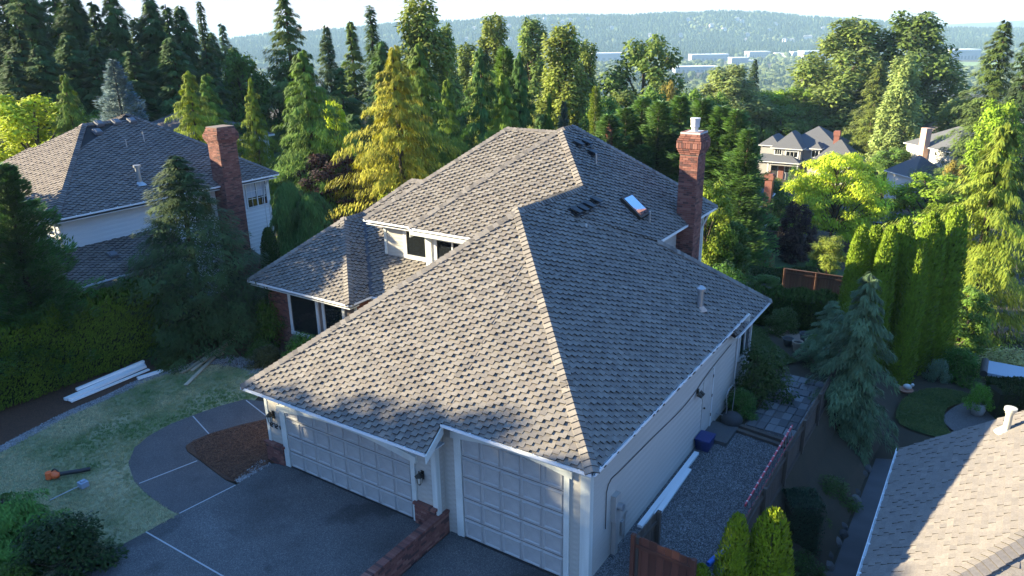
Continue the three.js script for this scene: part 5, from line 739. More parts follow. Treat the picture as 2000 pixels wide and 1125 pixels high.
// ---------------------------------------------------------------- plants
class Leaves { // many small leaf faces of one crown
  constructor(seed) { this.r = rng(seed); this.p = []; this.n = []; this.c = []; }
  kite(o, d, len, wid, face, soft, col) { // o base, d direction (unit), face normal hint, soft outward normal for shading
    let sx = d[1] * face[2] - d[2] * face[1], sy = d[2] * face[0] - d[0] * face[2], sz = d[0] * face[1] - d[1] * face[0]; const sl = Math.hypot(sx, sy, sz) || 1; sx *= wid / 2 / sl; sy *= wid / 2 / sl; sz *= wid / 2 / sl;
    const m = 0.45 * len, A = o, B = [o[0] + d[0] * m + sx, o[1] + d[1] * m + sy, o[2] + d[2] * m + sz], C = [o[0] + d[0] * len, o[1] + d[1] * len - 0.06 * len, o[2] + d[2] * len], D = [o[0] + d[0] * m - sx, o[1] + d[1] * m - sy, o[2] + d[2] * m - sz];
    let nx = sy * d[2] - sz * d[1], ny = sz * d[0] - sx * d[2], nz = sx * d[1] - sy * d[0]; const nl = Math.hypot(nx, ny, nz) || 1; nx /= nl; ny /= nl; nz /= nl;
    if (nx * soft[0] + ny * soft[1] + nz * soft[2] < 0) { nx = -nx; ny = -ny; nz = -nz; }
    nx = nx * 0.75 + soft[0] * 0.4; ny = ny * 0.75 + soft[1] * 0.4; nz = nz * 0.75 + soft[2] * 0.4; const k = Math.hypot(nx, ny, nz) || 1;
    for (const q of [A, B, C, A, C, D]) { this.p.push(q[0], q[1], q[2]); this.n.push(nx / k, ny / k, nz / k); this.c.push(col[0], col[1], col[2]); }
  }
  geometry() { const g = new THREE.BufferGeometry(); g.setAttribute('position', new THREE.Float32BufferAttribute(this.p, 3)); g.setAttribute('normal', new THREE.Float32BufferAttribute(this.n, 3)); g.setAttribute('color', new THREE.Float32BufferAttribute(this.c, 3)); return g; }
}
const unit3 = (x, y, z) => { const l = Math.hypot(x, y, z) || 1; return [x / l, y / l, z / l]; };
// conifer crown, height H, radius R; whorls of drooping branches that carry hanging sprays
function conifer(o) {
  const f = new Leaves(o.seed), r = f.r, { H, R } = o, br = o.branches;
  for (let i = 0; i < br; i++) {
    let t = Math.pow((i + r()) / br, o.pack ?? 1); if (o.whorl) t = (Math.floor(t * o.whorl) + 0.5 + 0.35 * (r() - 0.5)) / o.whorl;
    const az = i * 2.39996 + r() * 0.9, y0 = H * (o.base + (1 - o.base) * t), L = R * o.prof(t) * (1 - o.rough + 2 * o.rough * r()) * (1 - (o.irr ?? 0.3) + 2 * (o.irr ?? 0.3) * vnoise(Math.cos(az) * 1.6 + 5, Math.sin(az) * 1.6 + t * 9, o.seed)); if (L < 0.02 * R) continue;
    const dx = Math.cos(az), dz = Math.sin(az), sx = -dz, sz = dx, n = Math.max(5, Math.round(o.sprays * (0.3 + 0.7 * L / R))), tint = 0.8 + 0.4 * r();
    for (let k = 0; k < n; k++) {
      const s = 0.1 + 0.9 * Math.pow((k + r()) / n, 0.72), side = (r() * 2 - 1) * o.fan * L * Math.sin(Math.PI * Math.min(1, s * 0.9 + 0.1)) * 0.5;
      const y = y0 + o.rise * s * L - o.droop * s * s * L - Math.abs(side) * o.sideDroop, p = [dx * s * L + sx * side, y - 0.02 * r() * H * (o.loose ?? 0.5) + (r() - 0.5) * (o.thick ?? 0.16) * L, dz * s * L + sz * side];
      const q = r() < 0.5 ? 1 : -1, a = o.along + 0.3 * (r() - 0.5), d = unit3(dx * a + sx * q * o.across * (0.4 + r()) , -o.hang * (0.5 + r()) + (o.up ?? 0), dz * a + sz * q * o.across * (0.4 + r()));
      const c = tint * (0.72 + 0.56 * r()), warm = 1 + 0.16 * (r() - 0.5), soft = unit3(dx * 0.75, 0.5 + 0.35 * s, dz * 0.75);
      f.kite(p, d, o.len * (0.65 + 0.7 * r()), o.wid * (0.7 + 0.6 * r()), unit3(dx * 0.3 + 0.3 * (r() - 0.5), 1, dz * 0.3 + 0.3 * (r() - 0.5)), soft, [c * warm, c, c / warm]);
    }
  }
  if (o.leader) for (let k = 0; k < o.leader * 14; k++) { const t = k / (o.leader * 14), w = o.nod * H * 0.05 * t * t, az = r() * 6.28, p = [w + 0.03 * Math.cos(az), H * (0.93 + 0.08 * t - 0.035 * o.nod * t * t), 0.03 * Math.sin(az)]; const c = 0.8 + 0.5 * r(); f.kite(p, unit3(Math.cos(az), 0.3 - o.hang, Math.sin(az)), o.len * 0.8, o.wid * 0.8, [0.2, 1, 0.1], unit3(Math.cos(az), 0.6, Math.sin(az)), [c, c, c]); }
  return f.geometry();
}
// broadleaf crown: clumps on limbs, leaves spread through each clump
function broadleaf(o) {
  const f = new Leaves(o.seed), r = f.r, clumps = [], { H, R } = o;
  for (let i = 0; i < o.clumps; i++) {
    const t = (i + 0.5 * r()) / o.clumps, az = i * 2.39996 + r(), y = H * (o.base + (1 - o.base) * t), pr = o.prof(t), rad = R * pr * (0.25 + 0.75 * Math.sqrt(r())) * (1 - 0.1 * r());
    const cr = R * o.size * (0.65 + 0.6 * r()) * (0.5 + 0.5 * pr); clumps.push([rad * Math.cos(az), y - cr * 0.35 + (o.tall ?? 0) * cr, rad * Math.sin(az), cr, 0.82 + 0.36 * r()]);
  }
  for (const [cx, cy, cz, cr, tint] of clumps) {
    const n = Math.round(o.leaves * cr * cr / (R * R * o.size * o.size));
    for (let k = 0; k < n; k++) {
      const z = r() * 2 - 1, a = r() * 6.2832, q = Math.sqrt(1 - z * z), w = Math.pow(r(), 0.38), lump = 0.8 + 0.35 * vnoise(a * 1.6 + cx * 3, z * 2.4 + cy, 12), nx = q * Math.cos(a), ny = z, nz = q * Math.sin(a), e = cr * w * lump;
      const p = [cx + nx * e, cy + ny * e * (o.flat ?? 0.85), cz + nz * e], soft = unit3(nx + 0.55 * p[0] / R, ny + 0.5, nz + 0.55 * p[2] / R);
      const d = unit3(nx * 0.6 + 1.2 * (r() - 0.5), (o.leafDroop ?? -0.25) + 0.8 * (r() - 0.5), nz * 0.6 + 1.2 * (r() - 0.5)), c = tint * (0.7 + 0.6 * r()), warm = 1 + 0.14 * (r() - 0.5);
      f.kite(p, d, o.leaf * (0.6 + 0.8 * r()), o.leaf * (o.slim ?? 0.6) * (0.7 + 0.6 * r()), unit3(nx + 0.8 * (r() - 0.5), ny + 0.6 + 0.6 * r(), nz + 0.8 * (r() - 0.5)), soft, [c * warm, c, c / warm]);
    }
  }
  const g = f.geometry(); g.userData = { clumps }; return g;
}
// clipped or columnar plants: upright fans on a shell; spots() gives [point, outward]
function shell(o) {
  const f = new Leaves(o.seed), r = f.r;
  for (let k = 0; k < o.n; k++) {
    const [p, nrm, tip] = o.spot(r), d = unit3(nrm[0] * o.out + 0.5 * (r() - 0.5), (o.up ?? 0.9) * (0.5 + r()) + 0.3 * nrm[1], nrm[2] * o.out + 0.5 * (r() - 0.5));
    const c = 0.66 + 0.62 * r(), warm = 1 + 0.12 * (r() - 0.5) + (tip ?? 0);
    f.kite(p, d, o.len * (0.6 + 0.8 * r()), o.wid * (0.7 + 0.6 * r()), unit3(nrm[0] + 0.9 * (r() - 0.5), nrm[1] + 0.2, nrm[2] + 0.9 * (r() - 0.5)), unit3(nrm[0], nrm[1] + 0.3, nrm[2]), [c * warm, c, c / warm]);
  }
  return f.geometry();
}
const leafMat = new Map();
function foliage(c, through = 0.3) { const k = c.join() + through; if (!leafMat.has(k)) leafMat.set(k, new THREE.MeshPhysicalMaterial({ color: rgb(...c), roughness: 0.9, specularIntensity: 0.35, transmission: through, thickness: 0, vertexColors: true, side: THREE.DoubleSide })); return leafMat.get(k); }
function trunkGeo(H, r0, limbs = [], lean = 0) {
  const b = new MB(), p = (t) => new THREE.Vector3(lean * H * t * t + 0.06 * H * 0.1 * Math.sin(t * 5), H * t, 0.05 * H * 0.1 * Math.sin(t * 4 + 1)), parts = 7;
  for (let i = 0; i < parts; i++) { const a = p(i / parts), q = p((i + 1) / parts), ra = r0 * (1 - 0.88 * i / parts), rb = r0 * (1 - 0.88 * (i + 1) / parts), d = q.clone().sub(a), g = new THREE.CylinderGeometry(rb, ra, d.length() * 1.02, 8, 1, true); b.geo(g, new THREE.Matrix4().makeRotationFromQuaternion(new THREE.Quaternion().setFromUnitVectors(new THREE.Vector3(0, 1, 0), d.clone().normalize())).setPosition(a.add(q).multiplyScalar(0.5))); }
  for (const [y, x, yy, z, r] of limbs) { const a = p(y / H), q = new THREE.Vector3(x, yy, z), d = q.clone().sub(a); b.geo(new THREE.CylinderGeometry(r * 0.35, r, d.length(), 6, 1, true), new THREE.Matrix4().makeRotationFromQuaternion(new THREE.Quaternion().setFromUnitVectors(new THREE.Vector3(0, 1, 0), d.clone().normalize())).setPosition(a.clone().add(q).multiplyScalar(0.5))); }
  return b.geometry();
}
const limbsFrom = (g, base, H) => g.userData.clumps.filter((c, i) => i % 2 === 0).map(([x, y, z]) => [Math.max(H * base * 0.6, y - Math.hypot(x, z) * 0.9 - 0.1 * H), x * 0.9, y, z * 0.9, 0.012 * H]);
// prototypes at their own real size: [crown, trunk, height, radius]
const cone = (a) => (t) => Math.pow(1 - t, a);
const P = {};
const needle = (name, o, tr = 0.022) => { P[name] = { H: o.H, R: o.R, crown: conifer(o), trunk: trunkGeo(o.H * 0.97, o.H * tr) }; };
const forestProf = (t) => Math.pow(1 - t, 0.62) * (0.72 + 0.28 * Math.sin(t * 23) * Math.sin(t * 9 + 1));
needle('forest', { seed: 1, H: 19, R: 4.4, branches: 150, sprays: 210, base: 0.03, prof: forestProf, rough: 0.4, irr: 0.45, rise: 0.15, droop: 0.36, sideDroop: 0.2, fan: 0.7, along: 0.8, across: 0.7, hang: 0.5, len: 0.56, wid: 0.15, loose: 1 });
needle('forestB', { seed: 41, H: 19, R: 4.4, branches: 130, sprays: 230, base: 0.05, prof: (t) => Math.pow(1 - t, 0.8) * (0.7 + 0.3 * Math.sin(t * 17 + 2)), rough: 0.42, irr: 0.5, rise: 0.05, droop: 0.3, sideDroop: 0.15, fan: 0.75, along: 0.9, across: 0.7, hang: 0.35, len: 0.56, wid: 0.14, loose: 0.7 });
needle('spire', { seed: 2, H: 22, R: 2.4, branches: 200, sprays: 50, base: 0.1, prof: (t) => 0.95 * Math.pow(1 - t, 0.95) + 0.03, rough: 0.4, rise: 0.0, droop: 0.4, sideDroop: 0.2, fan: 0.75, along: 0.8, across: 0.7, hang: 0.45, len: 0.5, wid: 0.16, loose: 0.7 });
needle('fir', { seed: 3, H: 21, R: 4.9, branches: 170, sprays: 190, base: 0.04, prof: (t) => 1.05 * Math.pow(1 - t, 0.78), rough: 0.34, irr: 0.35, rise: 0.08, droop: 0.24, sideDroop: 0.15, fan: 0.7, along: 0.8, across: 0.75, hang: 0.5, len: 0.5, wid: 0.13, loose: 0.6, thick: 0.14 });
needle('deodar', { seed: 4, H: 12.5, R: 4.1, branches: 150, sprays: 300, base: 0.01, prof: (t) => 1.16 * Math.pow(1 - t, 1.0) + 0.05, rough: 0.4, irr: 0.42, rise: 0.26, droop: 0.4, sideDroop: 0.3, fan: 0.4, along: 0.5, across: 0.45, hang: 1.0, len: 0.32, wid: 0.05, leader: 5, nod: 1.2, loose: 0.9, thick: 0.1 });
needle('bigdeodar', { seed: 14, H: 11.8, R: 3.6, branches: 190, sprays: 300, base: 0.0, prof: (t) => 1.1 * Math.pow(1 - t, 0.62), rough: 0.34, irr: 0.35, rise: 0.16, droop: 0.2, sideDroop: 0.1, fan: 0.9, along: 0.8, across: 0.8, hang: 0.4, len: 0.22, wid: 0.05, leader: 3, nod: 1, loose: 0.5, thick: 0.2 });
needle('spruce', { seed: 5, H: 8.2, R: 2.9, branches: 210, sprays: 270, base: 0.0, prof: (t) => (t < 0.3 ? 0.86 + 0.14 * Math.sin(t / 0.3 * 1.57) : Math.pow((1 - t) / 0.7, 0.9)) + 0.03, rough: 0.2, irr: 0.22, rise: 0.1, droop: 0.22, sideDroop: 0.13, fan: 0.9, along: 0.8, across: 0.7, hang: 0.4, len: 0.22, wid: 0.045, leader: 2, nod: 0.2, loose: 0.4 });
needle('blue', { seed: 6, H: 11, R: 2.9, branches: 190, sprays: 150, base: 0.03, prof: (t) => 1.1 * Math.pow(1 - t, 0.8), rough: 0.26, irr: 0.3, rise: 0.3, droop: 0.2, sideDroop: 0.15, fan: 0.75, along: 0.9, across: 0.8, hang: -0.1, up: 0.25, len: 0.34, wid: 0.1, loose: 0.8, thick: 0.3 });
needle('atlas', { seed: 7, H: 6.6, R: 1.5, branches: 120, sprays: 250, base: 0.01, prof: (t) => (t > 0.72 ? 0.5 * Math.pow((1 - t) / 0.28, 0.7) + 0.06 : 0.56 + 0.5 * Math.sin((0.72 - t) * 2.6)), rough: 0.4, irr: 0.4, rise: 0.2, droop: 0.5, sideDroop: 0.3, fan: 0.6, along: 0.6, across: 0.5, hang: 0.7, len: 0.22, wid: 0.045, leader: 3, nod: 1.2, loose: 0.8 });
needle('cypress', { seed: 8, H: 13, R: 2.5, branches: 360, sprays: 85, base: 0.01, prof: (t) => 1.05 * Math.pow(1 - t, 0.6) * (0.86 + 0.14 * Math.sin(t * 41)), rough: 0.32, rise: 0.6, droop: 0.3, sideDroop: 0.1, fan: 1.0, along: 0.8, across: 0.7, hang: -0.2, up: 0.3, len: 0.36, wid: 0.1, loose: 0.8 });
needle('leyland', { seed: 9, H: 9, R: 2.6, branches: 420, sprays: 200, base: 0.0, prof: (t) => Math.pow(1 - t, 0.62) * (0.84 + 0.16 * Math.sin(t * 29)), rough: 0.3, irr: 0.35, rise: 0.7, droop: 0.3, sideDroop: 0.05, fan: 0.55, along: 0.8, across: 0.5, hang: -0.2, up: 0.3, len: 0.26, wid: 0.06, loose: 0.5 });
needle('weep', { seed: 10, H: 5.5, R: 1.4, branches: 150, sprays: 150, base: 0.05, prof: (t) => 0.5 + 0.6 * Math.sqrt(1 - t), rough: 0.25, rise: 0.5, droop: 1.1, sideDroop: 0.6, fan: 0.9, along: 0.25, across: 0.4, hang: 1.2, len: 0.26, wid: 0.04, loose: 1 });
const leafy = (name, o, tr = 0.016) => { const g = broadleaf(o); P[name] = { H: o.H, R: o.R, crown: g, trunk: trunkGeo(o.H * 0.85, o.H * tr, limbsFrom(g, o.base, o.H)) }; };
leafy('cotton', { seed: 20, H: 22, R: 4.5, clumps: 60, base: 0.16, prof: (t) => 0.25 + 0.95 * Math.sin(Math.PI * Math.pow(0.1 + 0.86 * t, 0.8)), size: 0.34, leaves: 330, leaf: 0.55, slim: 0.62, flat: 1.15 });
leafy('cottonB', { seed: 21, H: 22, R: 3.2, clumps: 52, base: 0.12, prof: (t) => 0.3 + 0.75 * Math.sin(Math.PI * Math.pow(0.12 + 0.84 * t, 0.7)) , size: 0.36, leaves: 330, leaf: 0.5, slim: 0.6, flat: 1.5, tall: 0.2 });
leafy('round', { seed: 22, H: 13, R: 4, clumps: 48, base: 0.12, prof: (t) => 0.35 + 0.75 * Math.sin(Math.PI * (0.1 + 0.85 * t)), size: 0.34, leaves: 300, leaf: 0.42, slim: 0.65, flat: 0.85 });
leafy('maple', { seed: 23, H: 9, R: 3, clumps: 46, base: 0.1, prof: (t) => 0.4 + 0.7 * Math.sin(Math.PI * (0.14 + 0.8 * t)), size: 0.32, leaves: 330, leaf: 0.27, slim: 0.75, flat: 0.7 });
leafy('locust', { seed: 24, H: 9, R: 4.6, clumps: 110, base: 0.22, prof: (t) => 0.25 + 0.85 * Math.sin(Math.PI * (0.22 + 0.72 * t)), size: 0.24, leaves: 330, leaf: 0.3, slim: 0.34, flat: 0.5, leafDroop: -0.5 });
leafy('shrub', { seed: 25, H: 1.6, R: 1, clumps: 26, base: 0.1, prof: (t) => 0.75 + 0.3 * Math.sin(Math.PI * t) - 0.55 * t * t, size: 0.42, leaves: 260, leaf: 0.1, slim: 0.55, flat: 0.8 });
leafy('pine', { seed: 26, H: 4.2, R: 1.1, clumps: 11, base: 0.62, prof: (t) => 0.9 - 0.2 * t, size: 0.5, leaves: 420, leaf: 0.22, slim: 0.2, flat: 0.55 }, 0.02);
P.pine.trunk = trunkGeo(3.5, 0.09, [[1.2, -0.5, 1.9, 0.2, 0.03], [1.6, 0.5, 2.3, -0.2, 0.035]], 0.06);
const column = (H, R, seed, n, len, wid, tops) => shell({ seed, n, len, wid, out: 0.45, up: 0.9, spot: (r) => {
  const k = Math.floor(r() * tops.length), [ox, oz, hh, rr] = tops[k], t = Math.pow(r(), 0.8), a = r() * 6.2832, pr = Math.min(1, Math.sqrt(1 - Math.pow(t, 2.6))) * (0.86 + 0.14 * Math.min(1, t * 8)), lump = 0.84 + 0.3 * vnoise(a * 2.2 + k * 7, t * H * 1.6, seed) , q = rr * R * pr * lump * (0.86 + 0.16 * r()) + 0.02;
  return [[ox * R + q * Math.cos(a), t * hh * H, oz * R + q * Math.sin(a)], unit3(Math.cos(a), 0.15 + t * t * 0.9, Math.sin(a)), 0.05 * (r() - 0.5)]; } });
P.arb = { H: 7, R: 0.62, crown: column(7, 0.62, 31, 15000, 0.17, 0.06, [[0, 0, 1, 0.85], [0.35, 0.2, 0.94, 0.6], [-0.3, -0.3, 0.9, 0.6]]), trunk: trunkGeo(6.2, 0.09) };
P.goldarb = { H: 3, R: 0.55, crown: column(3, 0.55, 32, 13000, 0.1, 0.04, [[0, 0, 1, 0.85], [0.4, 0.1, 0.86, 0.55], [-0.3, 0.35, 0.8, 0.55]]), trunk: trunkGeo(2.5, 0.06) };
const C = {
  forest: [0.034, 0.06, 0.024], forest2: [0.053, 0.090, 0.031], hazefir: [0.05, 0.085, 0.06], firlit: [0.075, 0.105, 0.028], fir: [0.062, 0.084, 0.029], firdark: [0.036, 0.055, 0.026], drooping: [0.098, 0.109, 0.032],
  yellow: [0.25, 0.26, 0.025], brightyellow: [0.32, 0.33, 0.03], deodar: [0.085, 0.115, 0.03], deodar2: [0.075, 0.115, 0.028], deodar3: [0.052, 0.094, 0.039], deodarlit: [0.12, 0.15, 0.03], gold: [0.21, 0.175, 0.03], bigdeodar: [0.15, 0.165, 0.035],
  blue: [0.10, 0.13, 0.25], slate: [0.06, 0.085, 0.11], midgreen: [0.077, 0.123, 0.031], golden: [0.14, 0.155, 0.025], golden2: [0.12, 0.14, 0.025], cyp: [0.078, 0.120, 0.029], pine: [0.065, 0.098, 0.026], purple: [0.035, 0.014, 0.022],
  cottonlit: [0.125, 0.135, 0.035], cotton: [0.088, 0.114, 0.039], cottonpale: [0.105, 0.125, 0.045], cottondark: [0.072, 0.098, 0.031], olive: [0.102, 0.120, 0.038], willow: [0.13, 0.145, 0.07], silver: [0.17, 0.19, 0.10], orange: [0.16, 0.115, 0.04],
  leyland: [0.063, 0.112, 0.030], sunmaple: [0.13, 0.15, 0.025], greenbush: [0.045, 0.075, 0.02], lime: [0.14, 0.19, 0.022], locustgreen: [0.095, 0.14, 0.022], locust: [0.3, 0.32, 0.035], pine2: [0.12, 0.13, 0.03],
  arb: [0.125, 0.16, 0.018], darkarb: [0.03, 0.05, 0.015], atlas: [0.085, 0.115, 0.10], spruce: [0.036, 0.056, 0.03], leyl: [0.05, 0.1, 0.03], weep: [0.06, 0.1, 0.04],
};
const KIND = { forest: 'conifer', forestB: 'conifer', spire: 'conifer', fir: 'fir', deodar: 'deodar_cedar', bigdeodar: 'deodar_cedar', spruce: 'spruce', blue: 'blue_spruce', atlas: 'blue_cedar', cypress: 'cypress', leyland: 'cypress', weep: 'weeping_juniper', cotton: 'cottonwood', cottonB: 'cottonwood', round: 'broadleaf_tree', maple: 'maple', locust: 'locust_tree', shrub: 'shrub', pine: 'pine_tree', arb: 'arborvitae', goldarb: 'arborvitae' };
let planted = 0;
function plant(type, colour, u, v, H, R, label, group, z) {
  const p = P[type], k = planted++, g = z ?? ground(u, v), o = thing(KIND[type], label, ['shrub'].includes(type) ? 'shrub' : 'tree', u, v, g - 0.05, group), c = (Array.isArray(colour) ? colour : C[colour]).map((x, i) => x * [1.55, 1.8, 1.0][i]);
  const trunk = shade(new THREE.Mesh(p.trunk, type === 'pine' ? M.pinkbark : M.bark)), crown = shade(new THREE.Mesh(p.crown, foliage(c, type === 'purple' ? 0.15 : 0.36)));
  trunk.name = type === 'shrub' ? 'stem' : 'trunk'; crown.name = type === 'shrub' ? 'foliage' : 'crown'; o.add(trunk, crown);
  o.scale.set(R / p.R, H / p.H, R / p.R); o.rotation.y = k * 1.7; return o;
}
